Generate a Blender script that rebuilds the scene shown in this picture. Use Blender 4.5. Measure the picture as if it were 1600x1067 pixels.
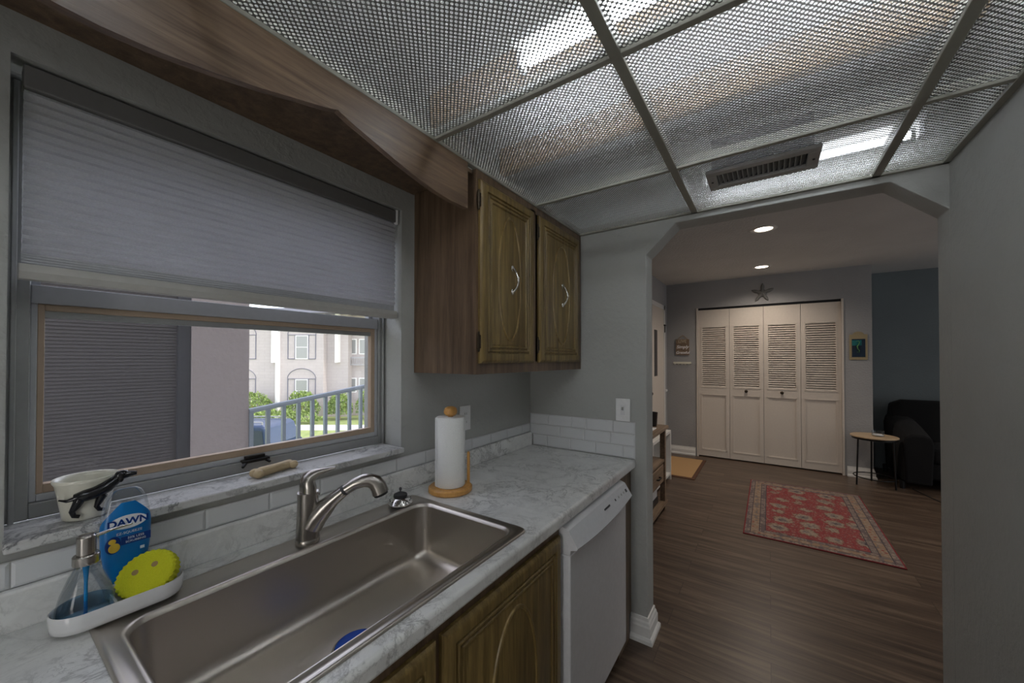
import bpy, bmesh, math, random
from math import pi, sin, cos, radians as R_
from mathutils import Vector, Matrix, Euler
random.seed(7)
S = bpy.context.scene
for o in list(bpy.data.objects): bpy.data.objects.remove(o)
COL = S.collection

# ------------------------------------------------------------------ camera, world, sun, exposure
HC = 1.437
cam = bpy.data.objects.new('camera', bpy.data.cameras.new('camera')); COL.objects.link(cam)
cam.location = (0, 0, HC)
cam.rotation_euler = (R_(90.62), 0, R_(34.346 - 90))
cam.data.sensor_width = 36; cam.data.sensor_fit = 'HORIZONTAL'
cam.data.lens = 587.06 / 1600 * 36
cam.data.shift_y = 20.86 / 1600
cam.data.clip_start = .02; cam.data.clip_end = 300
S.camera = cam
S.view_settings.view_transform = 'Standard'; S.view_settings.look = 'None'
S.view_settings.gamma = 1; S.view_settings.use_curve_mapping = False
S.view_settings.exposure = 0.28

W = bpy.data.worlds.new('sky'); S.world = W; W.use_nodes = True
wn = W.node_tree.nodes; wl = W.node_tree.links; wn.clear()
sky = wn.new('ShaderNodeTexSky'); sky.sky_type = 'NISHITA'; sky.sun_disc = False
sky.sun_elevation = R_(50); sky.sun_rotation = R_(150); sky.air_density = 1.0; sky.dust_density = 1.5
bg = wn.new('ShaderNodeBackground'); wo = wn.new('ShaderNodeOutputWorld')
bg.inputs['Strength'].default_value = 0.80
haze = wn.new('ShaderNodeMix'); haze.data_type = 'RGBA'; haze.inputs[0].default_value = .55; haze.inputs[7].default_value = (3.3, 3.0, 2.9, 1)
wl.new(sky.outputs[0], haze.inputs[6]); wl.new(haze.outputs[2], bg.inputs['Color']); wl.new(bg.outputs[0], wo.inputs[0])

def lamp(name, kind, loc, energy, color=(1, 1, 1), rot=(0, 0, 0), **k):
    d = bpy.data.lights.new(name, kind); d.energy = energy; d.color = color
    for a, b in k.items(): setattr(d, a, b)
    o = bpy.data.objects.new(name, d); COL.objects.link(o); o.location = loc; o.rotation_euler = rot
    return o
sun_az, sun_el = R_(-68), R_(48)
sd = Vector((cos(sun_az) * cos(sun_el), sin(sun_az) * cos(sun_el), sin(sun_el)))
sun = lamp('sun', 'SUN', (0, 0, 12), 1.7, (1, .95, .88), angle=R_(.6))
sun.rotation_euler = sd.to_track_quat('Z', 'Y').to_euler()
# unseen area lamps added to brighten the kitchen and the hall
lamp('fill_kitchen_end', 'AREA', (-1.25, .25, 1.00), 8, (1, .98, .95), (R_(80), 0, R_(-90 - 25)), shape='RECTANGLE', size=.6, size_y=1.0)
lamp('fill_living_room', 'AREA', (4.2, -4.1, 1.4), 20, (.92, .96, 1), (R_(90), 0, 0), shape='RECTANGLE', size=3.2, size_y=2.0)
TUBE = 22.0          # emission strength of the tubes over the panels
DOWN = 46.0         # watts of each recessed downlight

# ------------------------------------------------------------------ materials
MATS = {}
class NT:
    def __init__(s, name):
        s.m = bpy.data.materials.new(name); s.m.use_nodes = True
        s.t = s.m.node_tree; s.n = s.t.nodes; s.n.clear()
        s.out = s.n.new('ShaderNodeOutputMaterial')
    def new(s, t, **k):
        nd = s.n.new(t)
        for a, b in k.items(): setattr(nd, a, b)
        return nd
    def link(s, a, b): s.t.links.new(a, b)
    def math(s, op, a, b=None, c=None):
        nd = s.new('ShaderNodeMath', operation=op)
        for i, v in enumerate((a, b, c)):
            if v is None: continue
            if isinstance(v, (int, float)): nd.inputs[i].default_value = v
            else: s.link(v, nd.inputs[i])
        return nd.outputs[0]
    def coords(s, scale=(1, 1, 1), rot=(0, 0, 0), kind='Object'):
        tc = s.new('ShaderNodeTexCoord'); mp = s.new('ShaderNodeMapping')
        mp.inputs['Scale'].default_value = scale; mp.inputs['Rotation'].default_value = rot
        s.link(tc.outputs[kind], mp.inputs[0]); return mp.outputs[0]
    def noise(s, vec, scale=5, detail=4, rough=.5, dist=0):
        nd = s.new('ShaderNodeTexNoise'); nd.inputs['Scale'].default_value = scale
        nd.inputs['Detail'].default_value = detail; nd.inputs['Roughness'].default_value = rough
        nd.inputs['Distortion'].default_value = dist; s.link(vec, nd.inputs['Vector']); return nd.outputs['Fac']
    def ramp(s, fac, stops, interp='LINEAR'):
        nd = s.new('ShaderNodeValToRGB'); cr = nd.color_ramp; cr.interpolation = interp
        while len(cr.elements) < len(stops): cr.elements.new(.5)
        for e, (p, c) in zip(cr.elements, stops):
            e.position = p; e.color = (*c, 1) if len(c) == 3 else c
        s.link(fac, nd.inputs[0]); return nd.outputs[0]
    def mix(s, f, a, b, mode='MIX'):
        nd = s.new('ShaderNodeMix', data_type='RGBA', blend_type=mode)
        for i, v in ((0, f), (6, a), (7, b)):
            if isinstance(v, (int, float)): nd.inputs[i].default_value = v
            elif isinstance(v, tuple): nd.inputs[i].default_value = (*v, 1)
            else: s.link(v, nd.inputs[i])
        return nd.outputs[2]
    def bump(s, h, strength=.3, dist=.01):
        nd = s.new('ShaderNodeBump'); nd.inputs['Strength'].default_value = strength
        nd.inputs['Distance'].default_value = dist; s.link(h, nd.inputs['Height']); return nd.outputs[0]
    def bsdf(s, color, rough=.5, metal=0, normal=None, **k):
        b = s.new('ShaderNodeBsdfPrincipled')
        if isinstance(color, tuple): b.inputs['Base Color'].default_value = (*color, 1)
        else: s.link(color, b.inputs['Base Color'])
        if isinstance(rough, (int, float)): b.inputs['Roughness'].default_value = rough
        else: s.link(rough, b.inputs['Roughness'])
        b.inputs['Metallic'].default_value = metal
        if normal is not None: s.link(normal, b.inputs['Normal'])
        for a, v in k.items(): b.inputs[a.replace('_', ' ')].default_value = v
        return b.outputs[0]
    def done(s, sh, key):
        s.link(sh, s.out.inputs[0]); MATS[key] = s.m; return s.m

def plain(key, color, rough=.5, metal=0, bump=0, bscale=60, **k):
    t = NT(key)
    v = t.coords()
    n = t.noise(v, bscale, 3)
    c = t.ramp(n, [(0, tuple(x * .93 for x in color)), (1, tuple(min(1, x * 1.07) for x in color))])
    nm = t.bump(n, bump, .004) if bump else None
    return t.done(t.bsdf(c, rough, metal, nm, **k), key)

def paint(key, color, rough=.6, strength=.35, scale=38):
    t = NT(key); v = t.coords()
    n = t.noise(v, scale, 3, .55); n2 = t.noise(v, 2.2, 3)
    h = t.ramp(n, [(.42, (0, 0, 0)), (.6, (1, 1, 1))])
    c = t.ramp(n2, [(.3, tuple(x * .95 for x in color)), (.7, tuple(x * 1.05 for x in color))])
    return t.done(t.bsdf(c, rough, 0, t.bump(h, strength, .003)), key)

def wood(key, dark, light, axis='Z', scale=1.0, rough=.4, bump=.15):
    t = NT(key)
    st = {'Z': (28, 28, 1.6), 'X': (1.6, 28, 28), 'Y': (28, 1.6, 28)}[axis]
    v = t.coords(tuple(a * scale for a in st))
    g = t.noise(v, 1.6, 8, .62, .4)
    v2 = t.coords(tuple(a * scale * 4 for a in st)); fine = t.noise(v2, 2.5, 4, .7)
    f = t.math('ADD', t.math('MULTIPLY', g, .72), t.math('MULTIPLY', fine, .28))
    c = t.ramp(f, [(.34, dark), (.5, tuple((a + b) / 2 for a, b in zip(dark, light))), (.64, light)])
    return t.done(t.bsdf(c, rough, 0, t.bump(f, bump, .002)), key)

paint('wall_kitchen', (.39, .395, .375), strength=.25); paint('wall_hall', (.33, .33, .335), scale=60)
paint('wall_blue', (.14, .165, .175), scale=60, strength=.2); paint('ceiling_paint', (.58, .57, .55), .9, .7, 55)
plain('white_trim', (.72, .71, .69), .35); plain('door_white', (.62, .56, .50), .45)
plain('grid_metal', (.27, .265, .225), .5); plain('plenum_white', (.62, .62, .60), .8)
wood('cab_door', (.075, .044, .012), (.27, .185, .062), 'Z'); wood('cab_side', (.065, .040, .023), (.19, .122, .074), 'Z', .8)
wood('valance_wood', (.06, .033, .018), (.23, .15, .092), 'X', .8); wood('oak', (.45, .21, .05), (.68, .37, .11), 'Z', .9, .35)
wood('rustic', (.11, .075, .05), (.30, .21, .14), 'X', 1); wood('joist', (.25, .15, .06), (.5, .33, .16), 'Y')
plain('white_gloss', (.74, .74, .75), .12); plain('white_plastic', (.78, .78, .78), .3)
plain('appliance', (.66, .66, .68), .16); plain('dark_gloss', (.010, .010, .012), .12); plain('dark', (.012, .012, .014), .4); plain('black_fabric', (.008, .008, .011), .95, 0, .5, 200)
plain('black_metal', (.015, .014, .014), .4, .6); plain('dark_grey', (.05, .05, .055), .5)
plain('chrome', (.7, .68, .66), .18, 1); plain('brushed_nickel', (.42, .39, .36), .27, 1); plain('bronze', (.06, .045, .03), .35, .8)
plain('alu', (.33, .335, .33), .4, .5); plain('tan_frame', (.40, .30, .215), .5); plain('alu_white', (.42, .43, .45), .5)
plain('paper', (.82, .82, .80), .95, 0, .5, 300); plain('cream', (.70, .68, .58), .25); plain('ink_blue', (.01, .02, .16), .4)
plain('sponge', (.62, .63, .015), .9, 0, .9, 350); plain('blue_label', (.0, .16, .46), .3); plain('blue_soap', (.0, .22, .55), .1)
plain('navy', (.0, .035, .22), .3); plain('duck', (.75, .50, .05), .4); plain('white_ink', (.85, .85, .87), .5)
plain('bone', (.48, .37, .22), .6, 0, .4, 90); plain('blue_cap', (.0, .06, .42), .35); plain('sand', (.6, .53, .40), .9)
plain('starfish', (.17, .17, .165), .8, 0, 1, 120); plain('coir', (.44, .27, .125), .95, 0, .6, 250); plain('coir_edge', (.10, .045, .025), .9)
plain('vent_grey', (.34, .34, .33), .45); plain('headrail_grey', (.15, .145, .14), .5); plain('black_rubber', (.02, .02, .02), .7)
plain('stucco', (.36, .315, .305), .95, 0, 1, 45); plain('concrete', (.62, .60, .56), .9, 0, .4, 20)
plain('shutter_dark', (.085, .078, .078), .6); plain('rail_paint', (.24, .28, .32), .4, .2); plain('facade_trim', (.16, .16, .2), .6)
plain('facade_white', (.85, .84, .82), .6); plain('car_blue', (.012, .03, .075), .25, 0); plain('tire', (.015, .015, .016), .8)
plain('car_glass', (.02, .03, .045), .05); plain('tail_red', (.4, .01, .01), .3); plain('mortar', (.55, .55, .54), .8)
plain('wicker', (.33, .22, .11), .8, 0, .6, 120); plain('travertine', (.52, .38, .24), .4, 0, .1, 18)
plain('teal_art', (.01, .16, .17), .5); plain('art_dark', (.006, .02, .045), .5); plain('art_green', (.12, .30, .10), .5); plain('gold_frame', (.36, .29, .17), .5)
plain('sofa', (.002, .002, .003), 1.0, 0, .3, 90); plain('rail_grey', (.44, .43, .40), .5)

def marble(key, base, vein, scale=1.0, contrast=1.0):
    t = NT(key); v = t.coords((scale,) * 3)
    w = t.noise(v, 4.5, 8, .66, .55)
    a = t.math('ABSOLUTE', t.math('SUBTRACT', w, .5))
    l1 = t.ramp(a, [(0, (1, 1, 1)), (.028, (.12, .12, .12)), (.06, (0, 0, 0))])
    w2 = t.noise(v, 11, 6, .68, .4); a2 = t.math('ABSOLUTE', t.math('SUBTRACT', w2, .52))
    l2 = t.ramp(a2, [(0, (.7, .7, .7)), (.018, (0, 0, 0))])
    m = t.noise(v, 3.1, 3); ms = t.ramp(m, [(.40, (0, 0, 0)), (.62, (1, 1, 1))])
    f = t.math('MULTIPLY', t.math('MAXIMUM', l1, l2), t.math('ADD', t.math('MULTIPLY', ms, .75), .12))
    f = t.math('MULTIPLY', f, contrast)
    cl = t.noise(v, 7, 5, .6, .6)
    b2 = t.ramp(cl, [(.35, tuple(x * .90 for x in base)), (.6, base)])
    c = t.mix(f, b2, vein)
    return t.done(t.bsdf(c, .28), key)
marble('marble', (.80, .80, .785), (.27, .265, .26), 1.7, .9); marble('sill_marble', (.60, .60, .59), (.16, .16, .165), 2.2, 1.3)

# brushed stainless steel
t = NT('steel'); v = t.coords((3, 160, 160)); n = t.noise(v, 1.5, 3, .6)
t.done(t.bsdf((.56, .52, .47), t.math('ADD', t.math('MULTIPLY', n, .08), .30), 1, t.bump(n, .012, .001)), 'steel')

# plank floor, boards run along Y
t = NT('floor'); tc = t.coords((1, 1, 1), (0, 0, R_(90)))
br = t.new('ShaderNodeTexBrick'); t.link(tc, br.inputs[0])
br.inputs['Scale'].default_value = 1; br.inputs['Brick Width'].default_value = 1.25; br.inputs['Row Height'].default_value = .155
br.inputs['Mortar Size'].default_value = .0016; br.inputs['Color1'].default_value = (.0, .0, .0, 1); br.inputs['Color2'].default_value = (1, 1, 1, 1)
br.offset = .37; br.inputs['Mortar'].default_value = (.2, .2, .2, 1)
sh = t.new('ShaderNodeSeparateColor'); t.link(br.outputs['Color'], sh.inputs[0])
vv = t.new('ShaderNodeVectorMath', operation='ADD'); gv = t.coords((19, 1.1, 19)); t.link(gv, vv.inputs[0])
cx = t.new('ShaderNodeCombineXYZ'); t.link(t.math('MULTIPLY', sh.outputs[0], 9), cx.inputs[0]); t.link(t.math('MULTIPLY', sh.outputs[0], 5), cx.inputs[1]); t.link(cx.outputs[0], vv.inputs[1])
g = t.noise(vv.outputs[0], 1.3, 8, .62, .5)
c = t.ramp(g, [(.28, (.040, .026, .019)), (.5, (.105, .071, .050)), (.72, (.22, .16, .115))])
c = t.mix(t.math('MULTIPLY', sh.outputs[0], .35), c, (.062, .043, .033))
c = t.mix(t.math('MULTIPLY', br.outputs['Fac'], .7), c, (.02, .012, .008))
t.done(t.bsdf(c, .36, 0, t.bump(g, .12, .002)), 'floor')

# prismatic lens panel: clear pyramids, shade between them put into dark ridge colour
t = NT('prismatic'); v = t.coords((1, 1.0, 1), (0, 0, R_(45)))
vo = t.new('ShaderNodeTexVoronoi', voronoi_dimensions='2D', feature='F1'); vo.inputs['Scale'].default_value = 104
vo.inputs['Randomness'].default_value = 0; t.link(v, vo.inputs['Vector'])
d = vo.outputs['Distance']
mask = t.ramp(d, [(.30, (1, 1, 1)), (.44, (0, 0, 0))])
hgt = t.ramp(d, [(.0, (1, 1, 1)), (.62, (0, 0, 0))])
nm = t.bump(hgt, .8, .004)
df = t.new('ShaderNodeBsdfDiffuse'); df.inputs['Color'].default_value = (.09, .088, .082, 1); t.link(nm, df.inputs['Normal'])
tl = t.new('ShaderNodeBsdfTranslucent'); tl.inputs['Color'].default_value = (.48, .485, .49, 1); t.link(nm, tl.inputs['Normal'])
gl = t.new('ShaderNodeBsdfGlossy'); gl.inputs['Color'].default_value = (.9, .9, .92, 1); gl.inputs['Roughness'].default_value = .22; t.link(nm, gl.inputs['Normal'])
tr = t.new('ShaderNodeBsdfTransparent'); tr.inputs['Color'].default_value = (.80, .82, .85, 1)
def mixs(f, a, b):
    m = t.new('ShaderNodeMixShader')
    if isinstance(f, (int, float)): m.inputs[0].default_value = f
    else: t.link(f, m.inputs[0])
    t.link(a, m.inputs[1]); t.link(b, m.inputs[2]); return m.outputs[0]
rim = mixs(.05, mixs(.02, df.outputs[0], tl.outputs[0]), gl.outputs[0])
cen = mixs(.14, mixs(.62, tl.outputs[0], tr.outputs[0]), gl.outputs[0])
t.done(mixs(mask, rim, cen), 'prismatic')

def glass(key, color=(1, 1, 1), alpha=.9, rough=.02):
    t = NT(key)
    tr = t.new('ShaderNodeBsdfTransparent'); tr.inputs[0].default_value = (*color, 1)
    gl = t.new('ShaderNodeBsdfGlossy'); gl.inputs['Roughness'].default_value = rough
    fr = t.new('ShaderNodeFresnel'); fr.inputs[0].default_value = 1.45
    m = t.new('ShaderNodeMixShader'); t.link(t.math('ADD', t.math('MULTIPLY', fr.outputs[0], alpha), .02), m.inputs[0])
    t.link(tr.outputs[0], m.inputs[1]); t.link(gl.outputs[0], m.inputs[2])
    return t.done(m.outputs[0], key)
glass('pane'); glass('clear_plastic', (.95, .97, .98), .45); glass('soap_liquid', (.60, .78, .90), .4)

# insect screen: fine dark mesh, mostly open
t = NT('screen'); tr = t.new('ShaderNodeBsdfTransparent'); df = t.new('ShaderNodeBsdfDiffuse'); df.inputs[0].default_value = (.25, .25, .27, 1)
m = t.new('ShaderNodeMixShader'); m.inputs[0].default_value = .16; t.link(tr.outputs[0], m.inputs[1]); t.link(df.outputs[0], m.inputs[2]); t.done(m.outputs[0], 'screen')

# cellular shade cloth
t = NT('shade_cloth'); v = t.coords(); n = t.noise(v, 260, 3, .7)
c = t.ramp(n, [(.2, (.60, .60, .62)), (.8, (.74, .74, .77))])
df = t.new('ShaderNodeBsdfDiffuse'); tl = t.new('ShaderNodeBsdfTranslucent'); t.link(c, df.inputs[0]); t.link(c, tl.inputs[0])
m = t.new('ShaderNodeMixShader'); m.inputs[0].default_value = .5; t.link(df.outputs[0], m.inputs[1]); t.link(tl.outputs[0], m.inputs[2]); t.done(m.outputs[0], 'shade_cloth')

def emit(key, color, s):
    t = NT(key); e = t.new('ShaderNodeEmission'); e.inputs[0].default_value = (*color, 1); e.inputs[1].default_value = s; t.done(e.outputs[0], key)
emit('tube', (.93, .97, 1), TUBE * 3); emit('tube_dim', (.93, .97, 1), TUBE * .9); emit('bulb', (1, .86, .70), 9)

# white wall tile with a slightly wavy glaze
t = NT('tile'); v = t.coords(); n = t.noise(v, 14, 2)
t.done(t.bsdf((.66, .67, .68), .18, 0, t.bump(n, .15, .01)), 'tile')

# rug
t = NT('rug'); tc = t.new('ShaderNodeTexCoord'); sx = t.new('ShaderNodeSeparateXYZ'); t.link(tc.outputs['Object'], sx.inputs[0])
ax = t.math('ABSOLUTE', sx.outputs[0]); ay = t.math('ABSOLUTE', sx.outputs[1])
HX, HY = .83, .478
dd = t.math('MINIMUM', t.math('SUBTRACT', HX, ax), t.math('SUBTRACT', HY, ay))
v = t.coords((1, 1, 1))
vo = t.new('ShaderNodeTexVoronoi', feature='F1'); vo.inputs['Scale'].default_value = 17; vo.inputs['Randomness'].default_value = .55; t.link(v, vo.inputs['Vector'])
vo2 = t.new('ShaderNodeTexVoronoi', feature='F1'); vo2.inputs['Scale'].default_value = 5.2; vo2.inputs['Randomness'].default_value = .35; t.link(v, vo2.inputs['Vector'])
nn = t.noise(v, 75, 4, .75); n3 = t.noise(v, 26, 4, .7, .8)
red, cream, tan, grey, dk = (.24, .024, .026), (.30, .235, .18), (.27, .175, .11), (.16, .13, .12), (.035, .03, .04)
med = t.ramp(t.math('ADD', vo2.outputs['Distance'], t.math('MULTIPLY', t.math('SUBTRACT', n3, .5), .75)), [(0, dk), (.10, grey), (.22, cream), (.31, tan), (.36, dk), (.39, red), (.57, (.15, .02, .03)), (.61, red)], 'CONSTANT')
sm = t.ramp(t.math('ADD', vo.outputs['Distance'], t.math('MULTIPLY', t.math('SUBTRACT', nn, .5), .4)), [(0, (.9, .8, .7)), (.20, (0, 0, 0)), (.44, (.6, .6, .6)), (.50, (0, 0, 0))], 'CONSTANT')
smf = t.math('MULTIPLY', sm, .8)
field = t.mix(smf, med, cream)
fl2 = t.ramp(vo.outputs['Distance'], [(0, red), (.16, tan), (.3, cream), (.42, tan), (.6, grey)], 'CONSTANT')
gr2 = t.ramp(vo.outputs['Distance'], [(0, cream), (.2, grey), (.36, (.24, .18, .15)), (.5, (.12, .09, .09))], 'CONSTANT')
def band(a, b):   # 1 inside a<dd<b
    return t.math('MULTIPLY', t.math('GREATER_THAN', dd, a), t.math('LESS_THAN', dd, b))
c = t.mix(band(-1, .155), field, gr2); c = t.mix(band(.05, .11), c, fl2)
for a, b in ((.046, .052), (.108, .114), (.15, .156)): c = t.mix(band(a, b), c, dk)
c = t.mix(band(-1, .010), c, (.19, .008, .014))
c = t.mix(t.math('MULTIPLY', t.ramp(nn, [(.35, (0, 0, 0)), (.7, (1, 1, 1))]), .35), c, (.12, .08, .075))
t.done(t.bsdf(c, .95, 0, t.bump(nn, .5, .003)), 'rug')

# foliage, lawn, far facade
t = NT('leaf'); oi = t.coords(); n = t.noise(oi, 6, 3); c = t.ramp(n, [(.3, (.09, .16, .03)), (.7, (.32, .42, .11))]); t.done(t.bsdf(c, .6), 'leaf')
t = NT('lawn'); n = t.noise(t.coords(), 3, 6, .7); c = t.ramp(n, [(.3, (.17, .23, .07)), (.7, (.33, .38, .14))]); t.done(t.bsdf(c, .9), 'lawn')
t = NT('facade'); v = t.coords((1, 1, 1), (R_(90), 0, 0)); br = t.new('ShaderNodeTexBrick'); t.link(v, br.inputs[0]); br.inputs['Scale'].default_value = 1
br.inputs['Brick Width'].default_value = .42; br.inputs['Row Height'].default_value = .2; br.inputs['Mortar Size'].default_value = .008
br.inputs['Color1'].default_value = (.50, .45, .43, 1); br.inputs['Color2'].default_value = (.475, .43, .41, 1); br.inputs['Mortar'].default_value = (.42, .38, .37, 1)
t.done(t.bsdf(br.outputs[0], .9), 'facade')

# ------------------------------------------------------------------ mesh builder
class MB:
    def __init__(s): s.v = []; s.f = []; s.mi = []; s.cur = 0
    def add(s, vs, fs):
        b = len(s.v); s.v += [tuple(x) for x in vs]
        for f in fs: s.f.append([b + i for i in f]); s.mi.append(s.cur)
        return s
    def box(s, x0, x1, y0, y1, z0, z1, M=None):
        vs = [(x, y, z) for x in (x0, x1) for y in (y0, y1) for z in (z0, z1)]
        if M is not None: vs = [M @ Vector(p) for p in vs]
        return s.add(vs, [(0, 1, 3, 2), (4, 6, 7, 5), (0, 4, 5, 1), (2, 3, 7, 6), (0, 2, 6, 4), (1, 5, 7, 3)])
    def loft(s, rings, cap0=True, cap1=True, closed=True):
        n = len(rings[0]); b = len(s.v)
        for r in rings: s.v += [tuple(p) for p in r]
        for i in range(len(rings) - 1):
            for j in range(n if closed else n - 1):
                k = (j + 1) % n
                s.f.append([b + i * n + j, b + i * n + k, b + (i + 1) * n + k, b + (i + 1) * n + j]); s.mi.append(s.cur)
        if cap0: s.f.append([b + j for j in range(n)][::-1]); s.mi.append(s.cur)
        if cap1: s.f.append([b + (len(rings) - 1) * n + j for j in range(n)]); s.mi.append(s.cur)
        return s
    def tube(s, pts, rad, n=14, flat=1.0, up=None, caps=True):
        pts = [Vector(p) for p in pts]
        if isinstance(rad, (int, float)): rad = [rad] * len(pts)
        rings = []; pn = None
        for i, p in enumerate(pts):
            d = (pts[min(i + 1, len(pts) - 1)] - pts[max(i - 1, 0)]).normalized()
            if pn is None:
                u = Vector(up) if up else (Vector((0, 0, 1)) if abs(d.z) < .9 else Vector((1, 0, 0)))
                pn = (u - d * u.dot(d)).normalized()
            else: pn = (pn - d * pn.dot(d)).normalized()
            q = d.cross(pn)
            rings.append([p + (pn * cos(2 * pi * j / n) * flat + q * sin(2 * pi * j / n)) * rad[i] for j in range(n)])
        return s.loft(rings, caps, caps)
    def lathe(s, prof, c=(0, 0, 0), n=32, sx=1, sy=1, cap0=True, cap1=True, M=None):
        rings = []
        for r, z in prof:
            ring = [Vector((c[0] + r * sx * cos(2 * pi * j / n), c[1] + r * sy * sin(2 * pi * j / n), c[2] + z)) for j in range(n)]
            if M is not None: ring = [M @ p for p in ring]
            rings.append(ring)
        return s.loft(rings, cap0, cap1)
    def prism(s, poly, axis, a, b):
        def mk(p, h):
            return {'X': (h, p[0], p[1]), 'Y': (p[0], h, p[1]), 'Z': (p[0], p[1], h)}[axis]
        n = len(poly); base = len(s.v)
        s.v += [mk(p, a) for p in poly] + [mk(p, b) for p in poly]
        for j in range(n): s.f.append([base + j, base + (j + 1) % n, base + n + (j + 1) % n, base + n + j]); s.mi.append(s.cur)
        s.f.append([base + j for j in range(n)][::-1]); s.f.append([base + n + j for j in range(n)]); s.mi += [s.cur] * 2
        return s
    def ell(s, c, r, n=20, M=None):
        prof = [(max(.0001, sin(pi * i / 12)), -cos(pi * i / 12)) for i in range(13)]
        rings = [[Vector((c[0] + r[0] * a * cos(2 * pi * j / n), c[1] + r[1] * a * sin(2 * pi * j / n), c[2] + r[2] * z)) for j in range(n)] for a, z in prof]
        if M is not None: rings = [[M @ p for p in q] for q in rings]
        return s.loft(rings)
    def build(s, name, mat, parent=None, bevel=0, smooth=35, loc=None, seg=2, subsurf=0, recalc=True):
        me = bpy.data.meshes.new(name)
        L = Vector(loc) if loc is not None else Vector((0, 0, 0))
        me.from_pydata([tuple(Vector(p) - L) for p in s.v], [], s.f)
        mats = mat if isinstance(mat, (list, tuple)) else [mat]
        for m in mats: me.materials.append(MATS[m])
        if len(mats) > 1: me.polygons.foreach_set('material_index', s.mi)
        if recalc:
            bm = bmesh.new(); bm.from_mesh(me); bmesh.ops.recalc_face_normals(bm, faces=bm.faces[:]); bm.to_mesh(me); bm.free()
        if smooth:
            me.shade_smooth(); me.set_sharp_from_angle(angle=R_(smooth))
        o = bpy.data.objects.new(name, me); COL.objects.link(o); o.location = L
        if parent is not None:
            o.parent = parent; o.location = L - wloc(parent)
        if bevel:
            m = o.modifiers.new('bevel', 'BEVEL'); m.width = bevel; m.segments = seg; m.limit_method = 'ANGLE'; m.angle_limit = R_(40)
        if subsurf:
            m = o.modifiers.new('sub', 'SUBSURF'); m.levels = m.render_levels = subsurf
        return o

def wloc(o):
    v = Vector(o.location)
    while o.parent: o = o.parent; v += Vector(o.location)
    return v
def tag(o, label=None, cat=None, group=None, kind=None):
    if label: o['label'] = label
    if cat: o['category'] = cat
    if group: o['group'] = group
    if kind: o['kind'] = kind
    return o
def thing(name, loc, label, cat, group=None):
    o = bpy.data.objects.new(name, None); COL.objects.link(o); o.location = loc; o.empty_display_size = .05
    return tag(o, label, cat, group)
def struct(o, label=None, cat=None): return tag(o, label, cat, None, 'structure')
def structure_empty(name, loc, label, cat):
    o = thing(name, loc, label, cat); o['kind'] = 'structure'; return o
def rrect(x0, x1, y0, y1, r, z, n=8):
    out = []
    for cx_, cy_, a0 in ((x1 - r, y1 - r, 0), (x0 + r, y1 - r, 90), (x0 + r, y0 + r, 180), (x1 - r, y0 + r, 270)):
        for i in range(n + 1):
            a = R_(a0 + 90 * i / n); out.append((cx_ + r * cos(a), cy_ + r * sin(a), z))
    return out
def text(name, body, size, mat, M, parent, ext=.0004, bold=0, shear=0):
    cu = bpy.data.curves.new(name, 'FONT'); cu.body = body; cu.size = size; cu.extrude = ext; cu.offset = bold; cu.shear = shear
    cu.align_x = 'CENTER'; cu.align_y = 'CENTER'
    tmp = bpy.data.objects.new('tmp', cu); COL.objects.link(tmp)
    bpy.context.view_layer.update()
    me = bpy.data.meshes.new_from_object(tmp.evaluated_get(bpy.context.evaluated_depsgraph_get()))
    bpy.data.objects.remove(tmp)
    me.materials.clear(); me.materials.append(MATS[mat])
    me.transform(M if parent is None else Matrix.Translation(-wloc(parent)) @ M)
    o = bpy.data.objects.new(name, me); COL.objects.link(o)
    if parent is not None: o.parent = parent
    return o

# key planes (metres)
XW, XF, YR, YJ, YW, ZC, ZL = 1.98, 2.10, -.5356, .5177, 1.216, 2.14, 2.576

# ------------------------------------------------------------------ room shell
struct(MB().box(-1.5, 7.1, -4.2, 1.46, -.12, 0).build('floor', 'floor', smooth=0), 'brown wood plank floor', 'floor')
struct(MB().box(-1.5, 7.1, -4.2, 1.46, ZL, ZL + .15).build('ceiling', 'ceiling_paint', smooth=0), 'textured painted hall ceiling', 'ceiling')
m = MB()
for a in ((-1.5, .048, YW, 1.46, 0, ZL), (.993, XW, YW, 1.46, 0, ZL), (.048, .993, YW, 1.46, 0, 1.066), (.048, .993, YW, 1.46, 2.036, ZL)): m.box(*a)
struct(m.build('wall_left', 'wall_kitchen', smooth=0), 'grey textured wall around the kitchen window', 'wall')
arch = [(1.46, 0), (1.46, ZL), (YR - .12, ZL), (YR - .12, 0), (YR, 0), (YR, 1.971), (-.3851, 2.1086), (.3761, 2.1086), (YJ, 1.971), (YJ, 0)]
struct(MB().prism(arch, 'X', XW, XF).build('wall_far', 'wall_kitchen', smooth=0, bevel=.004), 'grey wall with the octagonal opening to the hall', 'wall')
struct(MB().box(-1.5, XW - .001, YR - .12, YR, 0, ZL).build('wall_right', 'wall_kitchen', smooth=0), 'grey textured kitchen wall on the right', 'wall')
struct(MB().box(-1.5, -1.38, YR, YW, 0, ZL).build('wall_back', 'wall_kitchen', smooth=0), 'grey wall behind the camera', 'wall')
XC = 6.162
struct(MB().box(XF, 7.1, 1.304, 1.46, 0, ZL).build('wall_entry', 'wall_hall', smooth=0), 'grey hall wall with the front door', 'wall')
m = MB()
for a in ((XC, 6.28, .885, 1.304, 0, ZL), (XC, 6.28, -1.027, -.768, 0, ZL), (XC, 6.28, -.768, .885, 2.187, ZL), (6.28, 6.85, -1.027, -.93, 0, ZL), (6.8, 6.85, -.93, 1.304, 0, ZL)): m.box(*a)
struct(m.build('wall_closet', 'wall_hall', smooth=0), 'grey wall around the louvered closet doors', 'wall')
struct(MB().box(6.85, 7.1, -4.2, 1.304, 0, ZL).build('wall_blue', 'wall_blue', smooth=0), 'blue living room wall beyond the closet', 'wall')
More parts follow.
